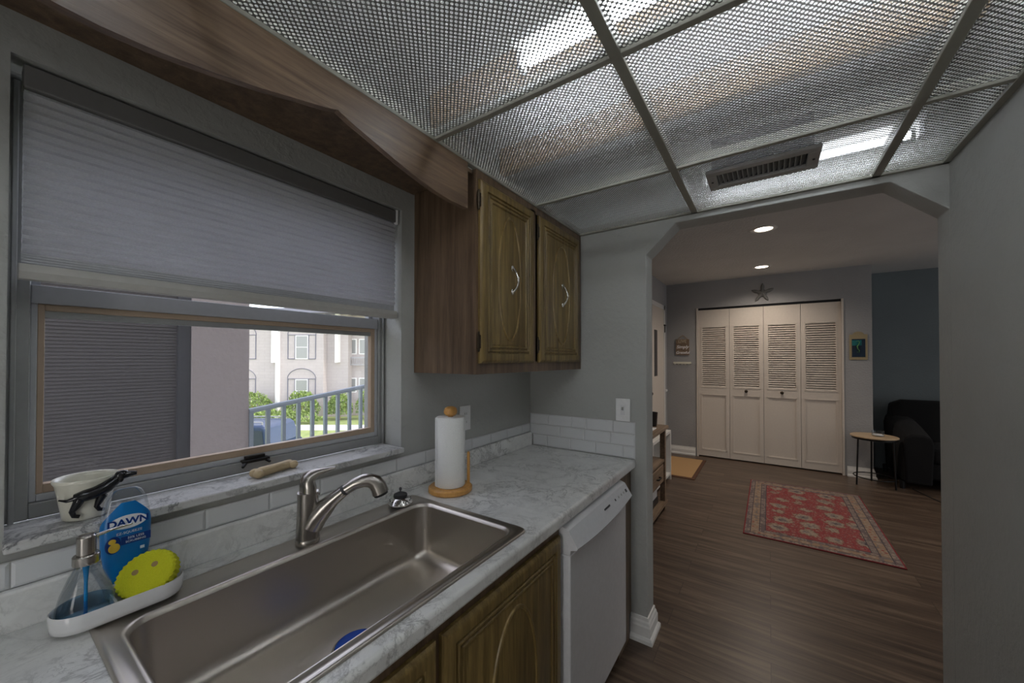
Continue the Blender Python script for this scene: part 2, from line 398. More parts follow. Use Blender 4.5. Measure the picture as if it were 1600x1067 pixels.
m = MB().box(-1.5, 7.1, -4.32, -4.2, 0, ZL).box(-1.5, -1.38, -4.2, YR - .12, 0, ZL)
struct(m.build('wall_living', 'wall_hall', smooth=0), 'grey wall of the living room out of view', 'wall')

# baseboards
BB = [(0, 0), (.030, 0), (.030, .018), (.024, .026), (.018, .030), (.018, .075), (.014, .083), (.012, .095), (.007, .103), (.006, .118), (0, .12)]
def baseboard(name, path, label):
    # path: XY points, profile offset to the left of travel
    m = MB(); n = len(path); rings = []
    for i, p in enumerate(path):
        p = Vector(p)
        d0 = (p - Vector(path[i - 1])).normalized() if i else None
        d1 = (Vector(path[i + 1]) - p).normalized() if i < n - 1 else None
        if d0 is None: d0 = d1
        if d1 is None: d1 = d0
        n0, n1 = Vector((-d0.y, d0.x)), Vector((-d1.y, d1.x)); nn = (n0 + n1).normalized(); nn /= max(.3, nn.dot(n0))
        rings.append([(p.x + nn.x * a, p.y + nn.y * a, b) for a, b in BB])
    m.loft(rings); return struct(m.build(name, 'white_trim', smooth=0), label, 'baseboard')
baseboard('baseboard_jamb', [(XW, .60), (XW, YJ), (XF, YJ), (XF, 1.304)][::-1], 'white moulded baseboard wrapping the foot of the arch wall')
baseboard('baseboard_hall', [(XC, .905), (XC, 1.304)][::-1][::-1], 'white baseboard between front door and closet')
baseboard('baseboard_closet', [(6.8, -1.027), (XC, -1.027), (XC, -.79)], 'white baseboard right of the closet')

# ------------------------------------------------------------------ luminous ceiling
GX = [-1.38, -1.06, -.42, .2204, .8521, 1.4843, XW]; GY = [YR, -.3441, .2882, .893]
m = MB()
for i, x in enumerate(GX[1:-1]): m.box(x - .009, x + .009, YR, .893, ZC - .004, ZC + .03)
for y in GY[1:-1]: m.box(-1.38, XW, y - .0135, y + .0135, ZC - .006, ZC + .035)
m.box(-1.38, XW, .875, .897, ZC - .006, ZC + .03); m.box(-1.38, XW, YR, YR + .02, ZC - .006, ZC + .03)
m.box(XW - .018, XW, YR, .893, ZC - .006, ZC + .03); m.box(-1.38, -1.36, YR, .893, ZC - .006, ZC + .03)
struct(m.build('trim_1', 'grid_metal', smooth=0, bevel=.0015), 'cream metal T-bar grid of the luminous ceiling', 'ceiling grid')
names = {(3, 2): 'large prismatic panel over the sink, nearest the valance', (4, 2): 'prismatic panel above the upper cabinet, second row from the arch',
         (5, 2): 'short prismatic panel in the corner above the far cabinet door', (3, 1): 'prismatic panel cut by the top edge, lit by the near tube',
         (4, 1): 'prismatic panel in the middle column, next to the vented one', (5, 1): 'short prismatic panel holding the grey air vent',
         (4, 0): 'narrow prismatic panel along the right wall at the top right', (5, 0): 'narrow short prismatic panel in the corner of arch and right wall'}
VX0, VX1, VY0, VY1 = 1.575, 1.745, -.150, .195
for i in range(6):
    for j in range(3):
        x0, x1, y0, y1 = GX[i] + .004, GX[i + 1] - .004, GY[j] + .004, GY[j + 1] - .004
        m = MB(); z = ZC + .004
        if (i, j) == (5, 1):
            for a in ((x0, VX0 + .012, y0, y1), (VX1 - .012, x1, y0, y1), (VX0 + .012, VX1 - .012, y0, VY0 + .012), (VX0 + .012, VX1 - .012, VY1 - .012, y1)):
                m.add([(a[0], a[2], z), (a[1], a[2], z), (a[1], a[3], z), (a[0], a[3], z)], [(0, 1, 2, 3)])
        else: m.add([(x0, y0, z), (x1, y0, z), (x1, y1, z), (x0, y1, z)], [(0, 1, 2, 3)])
        o = m.build('ceiling_panel', 'prismatic', smooth=0, recalc=False)
        tag(o, names.get((i, j), 'prismatic ceiling panel behind the camera, out of view'), 'ceiling panel', 'prismatic panels of the luminous ceiling')
# plenum over the panels: walls are the room's own, plus joists and tubes
joists = MB()
m = MB().box(-1.38, XW, .90, YW, ZC + .0, ZC + .018)
for i, x in enumerate((1.15, 1.66)):
    tag(MB().box(x - .02, x + .02, YR + .01, 1.2, 2.44, ZL).build('ceiling_joist', 'joist', smooth=0), ['wooden joist faintly seen above the middle prismatic panels', 'wooden joist faintly seen above the air vent'][i], 'joist', 'joists above the luminous ceiling')
for i, (x, z, y0, y1) in enumerate([(.92, 2.30, -.5, .60), (1.85, 2.215, -.44, .235), (.15, 2.30, -.5, .6), (-.75, 2.30, -.5, .6)]):
    lab = ['fluorescent tube glowing above the panel over the sink', 'fluorescent tube glowing above the air vent', 'fluorescent tube above the ceiling, out of view', 'fluorescent tube above the ceiling, out of view'][i]
    tt = thing('fluorescent_tube', (x, (y0 + y1) / 2, z), lab, 'lamp', 'fluorescent tubes')
    MB().tube([(x, y0 + .03, z), (x, y1 - .03, z)], .014, 12).build('tube', 'tube_dim' if i == 1 else 'tube', tt)
    for y in (y0, y1): MB().box(x - .018, x + .018, y - .012 if y == y1 else y, y + .012 if y == y0 else y, z - .018, z + .03).build('socket', 'white_plastic', tt)
    MB().box(x - .045, x + .045, y0, y1, z + .03, z + .05).build('reflector', 'plenum_white', tt, smooth=0)
    for y in (y0 + .15, y1 - .15): MB().box(x - .004, x + .004, y - .004, y + .004, z + .05, ZL).build('hanger', 'alu', tt)

# air vent
vt = thing('air_vent', ((VX0 + VX1) / 2, (VY0 + VY1) / 2, ZC), 'grey louvered air vent set in the ceiling above the arch', 'vent')
m = MB()
for a in ((VX0, VX0 + .032, VY0, VY1), (VX1 - .032, VX1, VY0, VY1), (VX0 + .032, VX1 - .032, VY0, VY0 + .035), (VX0 + .032, VX1 - .032, VY1 - .035, VY1)): m.box(*a, ZC - .010, ZC + .003)
m.build('frame', 'vent_grey', vt, bevel=.003)
ns = 17
for i in range(ns):
    y = VY0 + .045 + (VY1 - VY0 - .09) * i / (ns - 1)
    M = Matrix.Translation((0, y, ZC + .008)) @ Euler((R_(35), 0, 0)).to_matrix().to_4x4()
    MB().box(VX0 + .030, VX1 - .030, -.0012, .0012, -.013, .013, M).build('slat', 'vent_grey', vt, smooth=0)
m = MB(); m.box(VX0 + .02, VX1 - .02, VY0 + .02, VY1 - .02, ZC + .12, ZC + .125)
for a in ((VX0 + .02, VX0 + .022, VY0 + .02, VY1 - .02), (VX1 - .022, VX1 - .02, VY0 + .02, VY1 - .02), (VX0 + .02, VX1 - .02, VY0 + .02, VY0 + .022), (VX0 + .02, VX1 - .02, VY1 - .022, VY1 - .02)): m.box(*a, ZC + .004, ZC + .12)
m.build('duct_boot', 'dark_grey', vt, smooth=0)
for y in (VY0 + .017, VY1 - .017): MB().lathe([(.004, -.0125), (.004, -.009)], ((VX0 + VX1) / 2, y, ZC), 10).build('screw', 'dark', vt)

# ------------------------------------------------------------------ window, sill, shade
wd = structure_empty('window_1', (.52, 1.36, 1.3), 'aluminium framed sash window over the sink', 'window')
F0, F1 = 1.325, 1.40
m = MB()
for a in ((.048, .083, F0, F1, 1.089, 2.036), (.968, .993, F0, F1, 1.089, 2.036), (.083, .968, F0, F1, 1.089, 1.122), (.083, .968, F0, F1, 2.0, 2.036)): m.box(*a)
m.box(.056, .064, F0 - .012, F0, 1.089, 2.03); m.box(.979, .986, F0 - .012, F0, 1.089, 2.03)
m.build('window_frame', 'alu', wd, smooth=0, bevel=.002)
sa = MB()
for a in ((.083, .0935, 1.335, 1.362, 1.122, 1.595), (.957, .968, 1.335, 1.362, 1.122, 1.595), (.0935, .957, 1.335, 1.362, 1.122, 1.138), (.0835, .9675, 1.331, 1.366, 1.560, 1.600)): sa.box(*a)
sash = sa.build('lower_sash', 'alu_white', wd, smooth=0, bevel=.002)
m = MB()
for a in ((.0935, .104, 1.338, 1.360, 1.138, 1.560), (.940, .957, 1.338, 1.360, 1.138, 1.560), (.104, .940, 1.338, 1.360, 1.138, 1.158), (.104, .940, 1.338, 1.360, 1.545, 1.560)): m.box(*a)
m.build('sash_trim', 'tan_frame', sash, smooth=0, bevel=.0015)
m = MB().box(.104, .940, 1.342, 1.356, 1.530, 1.545); m.build('screen_rail', 'alu', sash, smooth=0)
m = MB().add([(.104, 1.35, 1.158), (.94, 1.35, 1.158), (.94, 1.35, 1.53), (.104, 1.35, 1.53)], [(0, 1, 2, 3)]); m.build('pane', 'pane', sash, smooth=0, recalc=False)
m = MB().add([(.09, 1.375, 1.12), (.96, 1.375, 1.12), (.96, 1.375, 1.58), (.09, 1.375, 1.58)], [(0, 1, 2, 3)]); m.build('insect_screen', 'screen', wd, smooth=0, recalc=False)
m = MB()
for a in ((.083, .10, 1.372, 1.392, 1.585, 2.0), (.952, .968, 1.372, 1.392, 1.585, 2.0), (.10, .952, 1.372, 1.392, 1.585, 1.605), (.10, .952, 1.372, 1.392, 1.98, 2.0)): m.box(*a)
us = m.build('upper_sash', 'alu_white', wd, smooth=0)
MB().add([(.10, 1.382, 1.605), (.952, 1.382, 1.605), (.952, 1.382, 1.98), (.10, 1.382, 1.98)], [(0, 1, 2, 3)]).build('upper_pane', 'pane', us, smooth=0, recalc=False)
m = MB().box(.482, .556, 1.312, 1.336, 1.118, 1.127).box(.492, .546, 1.322, 1.336, 1.127, 1.137)
m.tube([(.49, 1.318, 1.119), (.476, 1.300, 1.112)], [.006, .004], 8); m.tube([(.548, 1.318, 1.119), (.552, 1.302, 1.113)], [.006, .004], 8)
m.build('sash_latch', 'black_metal', wd, bevel=.002)
sill = tag(MB().box(.046, .984, 1.184, F0, 1.068, 1.089).build('windowsill', 'sill_marble', smooth=35, bevel=.004, seg=3), 'grey veined marble sill under the kitchen window', 'windowsill')

cs = thing('cellular_shade', (.52, 1.24, 1.6), 'white pleated cellular shade lowered over the upper half of the window', 'window shade')
SX0, SX1 = .064, .980
m = MB().box(SX0, SX1, 1.228, 1.268, 1.984, 2.030); m.build('headrail', 'headrail_grey', cs, bevel=.003)
m = MB(); m.box(SX1 - .006, SX1 + .004, 1.224, 1.272, 1.976, 2.034); m.build('end_bracket', 'white_plastic', cs, bevel=.002)
m = MB(); NZ = 18; z0, z1 = 1.652, 1.984
for side, (ya, yb) in enumerate(((1.243, 1.2335), (1.251, 1.2605))):
    pts = []
    for i in range(NZ + 1):
        z = z0 + (z1 - z0) * i / NZ; pts.append((ya, z))
        if i < NZ: pts.append((yb, z + (z1 - z0) / NZ / 2))
    b = len(m.v)
    for y, z in pts: m.v += [(SX0 + .002, y, z), (SX1 - .002, y, z)]
    for i in range(len(pts) - 1): m.f.append([b + 2 * i, b + 2 * i + 1, b + 2 * i + 3, b + 2 * i + 2]); m.mi.append(0)
m.build('pleated_cloth', 'shade_cloth', cs, smooth=60, recalc=False)
m = MB()
for i in range(4):     # pleats stacked tight over the rail
    z = 1.630 + i * .0055; m.tube([(SX0 + .001, 1.2465, z + .003), (SX1 - .001, 1.2465, z + .003)], .0036, 8, 1.0)
m.build('stacked_pleats', 'alu_white', cs)
mm = MB(); ring = [(1.232, 1.598), (1.261, 1.598), (1.264, 1.612), (1.261, 1.629), (1.232, 1.629), (1.228, 1.613)]
mm.prism(ring, 'X', SX0 - .003, SX1 + .004); mm.build('bottom_rail', 'rail_grey', cs, smooth=0, bevel=.0015)

# ------------------------------------------------------------------ scalloped valance
vl = thing('window_valance', (.5, .9, ZC), 'brown wood valance with scalloped lower edge above the sink', 'valance')
half = [(0, 2.052), (.018, 2.046), (.10, 2.030), (.19, 2.014), (.29, 1.992), (.37, 1.972), (.43, 1.964), (.49, 1.966), (.54, 1.974)]
half = [(0, 2.054), (.010, 2.050), (.03, 2.043), (.06, 2.035), (.11, 2.022), (.17, 2.006), (.25, 1.988), (.33, 1.974), (.40, 1.968), (.486, 1.970)]
prof = [(.52 - a, b) for a, b in half[::-1]] + [(.52 + a, b) for a, b in half[1:]]
poly = [(1.006, ZC - .006), (.034, ZC - .006)] + prof
MB().prism(poly, 'Y', .877, .895).build('scalloped_board', 'valance_wood', vl, smooth=20)
MB().box(-.3, 1.052, .897, 1.215, ZC - .022, ZC - .008).build('soffit_board', 'cab_side', vl, smooth=0)

# ------------------------------------------------------------------ cabinets
def door_mesh(x0, x1, z0, z1, yf, th=.018):
    """routed door facing -Y, front surface at yf"""
    m = MB()
    def rect(ins, h): return [(x0 + ins, yf + h, z0 + ins), (x1 - ins, yf + h, z0 + ins), (x1 - ins, yf + h, z1 - ins), (x0 + ins, yf + h, z1 - ins)]
    seq = [(0, th), (0, .009), (.004, .004), (.014, 0), (.036, 0), (.039, .006), (.043, .006), (.046, 0), (.051, 0), (.054, .006), (.058, .006), (.061, .001), (.066, .001), (.070, .007), (.076, .004)]
    m.loft([rect(a, b) for a, b in seq])
    cx_, cz = (x0 + x1) / 2, (z0 + z1) / 2
    ra, rb = (x1 - x0) * .205, (z1 - z0) / 2 - .092
    N = 72; pts = []
    for k in range(N + 1):
        a = 2 * pi * k / N; s_, c_ = sin(a), cos(a)
        pts.append((cx_ + ra * (abs(c_) ** 1.0) * (1 if c_ >= 0 else -1), yf + .004, cz + rb * s_))
    m.tube(pts, .0058, 8, caps=False)
    return m
def pull(cx_, yf, zc, parent, mat='chrome'):
    pts = []; rad = []
    for k in range(15):
        u = k / 14; pts.append((cx_ + .004 * sin(u * pi * 2), yf - .003 - .026 * sin(pi * u) ** .8, zc - .048 + .096 * u)); rad.append(.0062 - .0026 * sin(pi * u) + .0018 * (abs(u - .5) < .12))
    m = MB().tube(pts, rad, 12)
    for z in (zc - .048, zc + .048): m.ell((cx_, yf - .002, z), (.009, .004, .012), 14)
    return m.build('handle', mat, parent)

uc = thing('upper_cabinet', (1.52, 1.05, 1.379), 'brown wood upper cabinet with two oval-routed doors right of the window', 'cabinet')
UX0, UX1, UZ0, UZ1 = 1.058, XW - .001, 1.380, ZC - .004
m = MB().box(UX0, UX0 + .014, .899, YW - .001, UZ0, UZ1).box(UX1 - .014, UX1, .899, YW - .001, UZ0, UZ1).box(UX0 + .014, UX1 - .014, .899, YW - .001, UZ0 + .01, UZ0 + .024)
m.box(UX0 + .014, UX1 - .014, .899, YW - .001, UZ1 - .014, UZ1).box(UX0 + .014, UX1 - .014, YW - .007, YW - .001, UZ0, UZ1)
m.build('carcass', 'cab_side', uc, smooth=0)
m = MB()
for a in ((UX0 - .002, UX0 + .034, UZ0, UZ1), (1.435, 1.478, UZ0 + .045, UZ1 - .02), (UX1 - .045, UX1, UZ0, UZ1), (UX0 + .034, UX1 - .045, UZ0, UZ0 + .045), (UX0 + .034, UX1 - .045, UZ1 - .035, UZ1)): m.box(a[0], a[1], .880, .899, a[2], a[3])
m.build('face_frame', 'cab_side', uc, smooth=0)
for (a, b, hx) in ((1.066, 1.442, 1.262), (1.492, 1.932, 1.712)):
    d = door_mesh(a, b, 1.420, 2.098, .861).build('door', 'cab_door', uc, smooth=30)
    pull(hx, .861, 1.757, d)
    for z in (1.500, 2.020):
        h = MB().tube([(a - .006, .872, z - .028), (a - .006, .872, z + .028)], .0048, 10); h.box(a - .004, a + .0005, .866, .8795, z - .024, z + .024)
        h.ell((a - .006, .872, z + .032), (.0045, .0045, .006), 10); h.ell((a - .006, .872, z - .032), (.0045, .0045, .006), 10)
        h.build('hinge', 'bronze', d)

sb = thing('sink_base_cabinet', (.58, .9, 0), 'brown wood base cabinet under the sink with routed doors', 'cabinet')
m = MB().box(-.30, -.284, .61, 1.214, .0, .872).box(1.146, 1.160, .61, 1.214, 0, .872).box(-.284, 1.146, .61, 1.214, .10, .115).box(-.284, 1.146, .67, .685, 0, .10)
m.build('carcass', 'cab_side', sb, smooth=0)
m = MB()
for a in ((-.30, -.26, .10, .872), (1.128, 1.160, .10, .872), (.560, .602, .145, .822), (-.26, 1.128, .10, .145), (-.26, 1.128, .822, .872)): m.box(a[0], a[1], .599, .618, a[2], a[3])
m.build('face_frame', 'cab_side', sb, smooth=0)
for a, b in ((.010, .574), (.592, 1.150)):
    door_mesh(a, b, .125, .838, .580).build('door', 'cab_door', sb, smooth=30)
fp = thing('end_filler_panel', (1.9, .7, 0), 'brown wood filler strip between dishwasher and wall', 'cabinet panel')
MB().box(1.785, XW - .032, .600, .64, .0, .872).box(XW - .032, XW - .001, .600, .64, .121, .872).build('panel', 'cab_side', fp, smooth=0)

# countertop with sink cut-out
ct = thing('countertop', (.8, .9, .914), 'grey veined white marble laminate countertop around the sink', 'countertop')
CT0, CT1 = .872, .914
hole = (.162, .962, .626, 1.118)
def slab(m, x0, x1, y0, y1, z0, z1, h):
    o = [(x0, y0), (x1, y0), (x1, y1), (x0, y1)]; i = [(h[0], h[2]), (h[1], h[2]), (h[1], h[3]), (h[0], h[3])]
    vs = [(*p, z0) for p in o] + [(*p, z0) for p in i] + [(*p, z1) for p in o] + [(*p, z1) for p in i]; fs = []
    for k in range(4):
        n = (k + 1) % 4
        fs += [(k, n, 8 + n, 8 + k), (4 + k, 12 + k, 12 + n, 4 + n), (8 + k, 8 + n, 12 + n, 12 + k), (k, 4 + k, 4 + n, n)]
    m.add(vs, fs)
m = MB(); slab(m, -.40, XW - .001, .573, YW - .001, CT0, CT1, hole)
m.build('worktop', 'marble', ct, bevel=.010, seg=4)
MB().box(-.40, XW - .009, 1.196, YW - .001, CT1 - .002, .993).build('backsplash_lip', 'marble', ct, bevel=.006, seg=3)

# wall tiles
def tiles(name, along, rows, label):
    m = MB()
    for (a0, a1, z0, z1) in rows:
        g = .0012
        if along == 'X': ring = lambda i, h: [(a0 + g + i, YW - .001 - h, z0 + g + i), (a1 - g - i, YW - .001 - h, z0 + g + i), (a1 - g - i, YW - .001 - h, z1 - g - i), (a0 + g + i, YW - .001 - h, z1 - g - i)]
        else: ring = lambda i, h: [(XW - .001 - h, a0 + g + i, z0 + g + i), (XW - .001 - h, a1 - g - i, z0 + g + i), (XW - .001 - h, a1 - g - i, z1 - g - i), (XW - .001 - h, a0 + g + i, z1 - g - i)]
        m.loft([ring(0, 0), ring(0, .004), ring(.005, .0065)])
    th = thing(name, (0, 0, 0), label, 'tile')
    m.build('tile_field', 'tile', th, smooth=0)
    return th
rows = []; x = -.40
while x < XW - .01:
    rows.append((x, min(x + .152, XW - .009), .993, 1.045)); x += .152
th = tiles('tile_backsplash', 'X', rows, 'single row of white tile under the window')
MB().box(-.40, XW - .009, YW - .0032, YW - .001, .993, 1.045).build('grout', 'mortar', th, smooth=0)
rows = []
for r in range(3):
    z0 = .916 + r * .0635; y = YW - .001; first = [.105, .052, .152][r] if False else [.12, .205, .13][r]
    y1 = 1.195 if r == 0 else YW - .001
    edges = [y1]; yy = YW - first
    while yy > .575 + .01: edges.append(yy); yy -= .152 if r != 2 else [.15, .09, .152, .2][min(len(edges) - 2, 3)]
    edges.append(.575)
    for a, b in zip(edges[:-1], edges[1:]): rows.append((b, a, z0, z0 + .0635))
th = tiles('tile_backsplash', 'Y', rows, 'three rows of white tile on the end wall by the dishwasher')
MB().box(XW - .0032, XW - .001, .575, 1.194, .915, 1.106).box(XW - .0032, XW - .001, 1.194, YW - .001, .994, 1.106).build('grout', 'mortar', th, smooth=0)

# ------------------------------------------------------------------ dishwasher
dw = thing('dishwasher', (1.46, .58, 0), 'white built-in dishwasher under the counter', 'dishwasher')
DX0, DX1, DY = 1.168, 1.772, .560
MB().box(DX0 + .005, DX1 - .005, .60, 1.18, .10, .868).build('tub', 'appliance', dw, smooth=0)
MB().box(DX0, DX1, DY, .60, .112, .768).build('door', 'appliance', dw, bevel=.006, seg=3)
MB().box(DX0 + .01, DX1 - .01, .66, .675, 0, .10).build('toe_kick', 'dark', dw, smooth=0)
prof = [(.60, .770), (DY, .770), (DY - .002, .786), (.536, .793), (.531, .800), (.5645, .852), (.60, .866)]
N = 14; rings = []
for k in range(N + 1):
    u = k / N; x = DX0 + (DX1 - DX0) * u; sag = .014 * (1 - (2 * u - 1) ** 2)
    rings.append([(x, p[0] - (sag * .3 if i in (3, 4) else 0), p[1] - (sag if i in (2, 3, 4) else 0) * (.35 if i == 2 else 1)) for i, p in enumerate(prof)])
cp = MB().loft(rings).build('control_panel', 'appliance', dw, smooth=25)
def on_panel(u, w):   # point on sloping fascia
    return Vector((DX0 + (DX1 - DX0) * u, .531 + (.5645 - .531) * w - .001, .800 + (.852 - .800) * w - .012 * (1 - w)))
nrm = Vector((0, -.052, .0335)).normalized()
Mx = Matrix((Vector((1, 0, 0)), nrm.cross(Vector((1, 0, 0))), nrm)).transposed().to_4x4()
for i, (u, w) in enumerate([(.50 + .018 * k, .62) for k in range(6)]):
    p = on_panel(u, w); MB().box(-.0040, .0040, -.0035, .0035, -.0004, .0008, Matrix.Translation(p + nrm * .0008) @ Mx).build('logo_mark', 'dark_grey', cp, smooth=0)
for u in (.71, .78, .84, .89):
    p = on_panel(u, .62); MB().lathe([(.0055, 0), (.005, .0012)], (0, 0, 0), 14, M=Matrix.Translation(p + nrm * .0004) @ Mx).build('button', 'dark_grey' if u == .71 else 'vent_grey', cp)
p = on_panel(.945, .62); MB().box(-.009, .009, -.007, .007, 0, .0012, Matrix.Translation(p + nrm * .0004) @ Mx).build('display', 'dark_grey', cp, smooth=0)

# ------------------------------------------------------------------ sink
sk = thing('kitchen_sink', (.56, .87, .914), 'wide stainless steel drop-in sink with single basin', 'sink')
ox0, ox1, oy0, oy1 = .142, .980, .608, 1.134
ix0, ix1, iy0, iy1 = .182, .944, .645, 1.036
rings = [rrect(ox0, ox1, oy0, oy1, .028, .9145), rrect(ox0 + .001, ox1 - .001, oy0 + .001, oy1 - .001, .028, .918), rrect(ox0 + .005, ox1 - .005, oy0 + .005, oy1 - .005, .026, .9205), rrect(ox0 + .010, ox1 - .010, oy0 + .010, oy1 - .010, .024, .9185),
         rrect(ix0 - .016, ix1 + .016, iy0 - .016, iy1 + .016, .052, .9175), rrect(ix0 - .012, ix1 + .012, iy0 - .012, iy1 + .012, .050, .9205), rrect(ix0 - .008, ix1 + .008, iy0 - .008, iy1 + .008, .048, .921),
         rrect(ix0 - .004, ix1 + .004, iy0 - .004, iy1 + .004, .046, .918), rrect(ix0, ix1, iy0, iy1, .044, .910)]
MB().loft(rings, False, False).build('rim', 'steel', sk, smooth=60)
fz = .722; rings = [rrect(ix0, ix1, iy0, iy1, .044, .910), rrect(ix0 + .004, ix1 - .004, iy0 + .004, iy1 - .004, .046, .765)]
for k in range(1, 9):
    a = R_(90 * k / 8); q = .034
    rings.append(rrect(ix0 + .004 + q * (1 - cos(a)), ix1 - .004 - q * (1 - cos(a)), iy0 + .004 + q * (1 - cos(a)), iy1 - .004 - q * (1 - cos(a)), .046, .765 - q * sin(a)))
dc = (.560, .845)
last = rings[-1]; 
for f_, z in ((.5, fz + .004), ):
    rings.append([(dc[0] + (p[0] - dc[0]) * f_, dc[1] + (p[1] - dc[1]) * f_, z) for p in last])
def circ(r, z):
    out = []
    for p in last:
        a = math.atan2(p[1] - dc[1], p[0] - dc[0]); out.append((dc[0] + r * cos(a), dc[1] + r * sin(a), z))
    return out
rings.append(circ(.062, fz))
m = MB().loft(rings, False, True); m.build('basin', 'steel', sk, smooth=60)
dr = MB().lathe([(.062, 0), (.060, .003), (.054, .004), (.050, .002)], (dc[0], dc[1], fz + .0005), 36).build('drain_flange', 'chrome', sk)
dcv = thing('drain_cover', (dc[0], dc[1], fz + .005), 'blue round drain cover at the bottom of the sink', 'drain cover')
MB().lathe([(.051, 0), (.053, .002), (.050, .005), (.02, .007), (.0001, .0075)], (dc[0], dc[1], fz + .005), 36).build('disc', 'blue_cap', dcv)
MB().lathe([(.054, 0), (.0555, .0015), (.054, .003), (.0535, .0015)], (dc[0], dc[1], fz + .005), 36, cap0=False, cap1=False).build('rim', 'chrome', dcv)

# ------------------------------------------------------------------ faucet
fa = thing('kitchen_faucet', (.557, 1.078, .918), 'brushed nickel pull-out kitchen faucet behind the sink', 'faucet')
bx, by = .556, 1.080
MB().lathe([(.031, 0), (.0315, .012), (.029, .016)], (bx, by, .9185), 28).build('base_ring', 'brushed_nickel', fa)
MB().lathe([(.0300, .0), (.0290, .03), (.0275, .07), (.0268, .11), (.0270, .127)], (bx, by, .934), 28).build('body', 'brushed_nickel', fa)
pts = [(.562, 1.072, .965), (.572, 1.062, .990), (.586, 1.046, 1.014), (.600, 1.030, 1.035), (.620, 1.004, 1.062), (.640, .985, 1.078), (.658, .970, 1.085), (.672, .960, 1.084)]
MB().tube(pts[:5], [.030, .029, .0255, .0190, .0158], 20).build('spout', 'brushed_nickel', fa)
MB().tube([pts[4], pts[5], pts[6], pts[7], (.683, .952, 1.077), (.690, .945, 1.064), (.694, .940, 1.046)], [.0150, .0160, .0180, .0200, .0218, .0230, .0238], 22).build('spray_head', 'brushed_nickel', fa)
MB().tube([(.6935, .9404, 1.0475), (.6952, .9388, 1.040)], [.0205, .0200], 20).build('nozzle', 'dark', fa)
MB().tube([(.618, 1.006, 1.060), (.6225, 1.001, 1.0645)], [.0158, .0158], 20).build('joint_ring', 'dark_grey', fa)
MB().tube([(bx, by, 1.061), (bx, by, 1.075), (bx - .001, by, 1.088), (.558, 1.078, 1.099), (.565, 1.072, 1.108), (.577, 1.062, 1.1145), (.592, 1.050, 1.119), (.612, 1.036, 1.1235)],
          [.0270, .0268, .0250, .0220, .0165, .0100, .0070, .0038], 20, .75).build('lever_handle', 'brushed_nickel', fa)
MB().ell((.575, 1.063, 1.052), (.0075, .0045, .0055), 12).build('index_button', 'chrome', fa)

bs = thing('sink_strainer', (.885, 1.086, .9195), 'metal basket strainer with black knob sitting on the sink deck', 'strainer')
MB().lathe([(.026, 0), (.042, .004), (.043, .009), (.039, .014), (.032, .022), (.025, .027), (.0001, .028)], (.885, 1.086, .9195), 32).build('basket', 'chrome', bs)
for k in range(16):
    a = 2 * pi * k / 16; MB().ell((.885 + .0358 * cos(a), 1.086 + .0358 * sin(a), .9375), (.0022, .0022, .0022), 8).build('perforation', 'dark', bs)
MB().lathe([(.022, .026), (.0240, .031), (.023, .037), (.015, .041), (.0001, .042)], (.885, 1.086, .9195), 24).build('stopper', 'black_rubber', bs)
MB().lathe([(.003, .041), (.003, .050), (.0048, .052), (.005, .058), (.002, .061)], (.885, 1.086, .9195), 14).build('knob', 'dark_grey', bs)

# ------------------------------------------------------------------ paper towels
hx, hy = 1.100, 1.048
ph = thing('paper_towel_holder', (hx, hy, .914), 'round oak paper towel holder standing on the counter', 'paper towel holder')
MB().lathe([(.082, 0), (.086, .004), (.086, .017), (.081, .0215), (.0001, .022)], (hx, hy, .9145), 44).build('base', 'oak', ph)
MB().lathe([(.010, .02), (.010, .300)], (hx, hy, .9145), 16).build('post', 'oak', ph)
MB().lathe([(.012, .2955), (.021, .299), (.0275, .306), (.0285, .316), (.024, .327), (.013, .333), (.0001, .334)], (hx, hy, .9145), 28, sy=.9).build('knob', 'oak', ph)
rx, ry = hx + .062, hy - .040
MB().lathe([(.0062, .02), (.0062, .142), (.004, .147)], (rx, ry, .9145), 14).build('side_rod', 'oak', ph)
pr = thing('paper_towel_roll', (hx, hy, .938), 'white roll of paper towels on the oak holder', 'paper towels')
prf = [(.0115, .0), (.055, .0), (.0575, .004), (.0575, .266), (.055, .270), (.0115, .270)]
MB().lathe(prf, (hx, hy, .9375), 48, cap0=False, cap1=False).build('roll', 'paper', pr, smooth=50)
rings = []
for k in range(9):
    a = R_(118 + 42 * k / 8); rr = .0582 + .0022 * (1 - k / 8)
    rings.append([(hx + rr * cos(a), hy + rr * sin(a), .939), (hx + (rr + .001) * cos(a), hy + (rr + .001) * sin(a), .939), (hx + (rr + .001) * cos(a), hy + (rr + .001) * sin(a), 1.2045), (hx + rr * cos(a), hy + rr * sin(a), 1.2045)])
MB().loft(rings).build('loose_sheet', 'paper', pr, smooth=60)

# wall plates
def plate(name, along, c, label, kind):
    th = thing(name, c, label, kind)
    x, y, z = c
    M = Matrix.Translation(c) if along == 'Y' else Matrix.Translation(c) @ Euler((0, 0, R_(-90))).to_matrix().to_4x4()
    MB().box(-.0385, .0385, -.006, 0, -.060, .060, M).build('cover_plate', 'white_plastic', th, bevel=.003)
    return th, M
o_, M = plate('wall_outlet', 'Y', (1.372, YW - .001, 1.152), 'white outlet plate behind the paper towel roll', 'outlet')
for z in (-.020, .020):
    m = MB().box(-.016, .016, -.0075, -.006, z - .013, z + .013, M); s_ = m.build('socket', 'white_plastic', o_, bevel=.001)
    for x in (-.006, .006): MB().box(x - .001, x + .001, -.0078, -.0074, z - .004, z + .006, M).build('slot', 'dark', s_, smooth=0)
o_, M = plate('light_switch', 'X', (XW - .0085, .637, 1.168), 'white toggle switch plate on the wall above the end tiles', 'switch')
MB().box(-.012, .012, -.0072, -.006, -.026, .026, M).build('bezel', 'white_gloss', o_, bevel=.001)
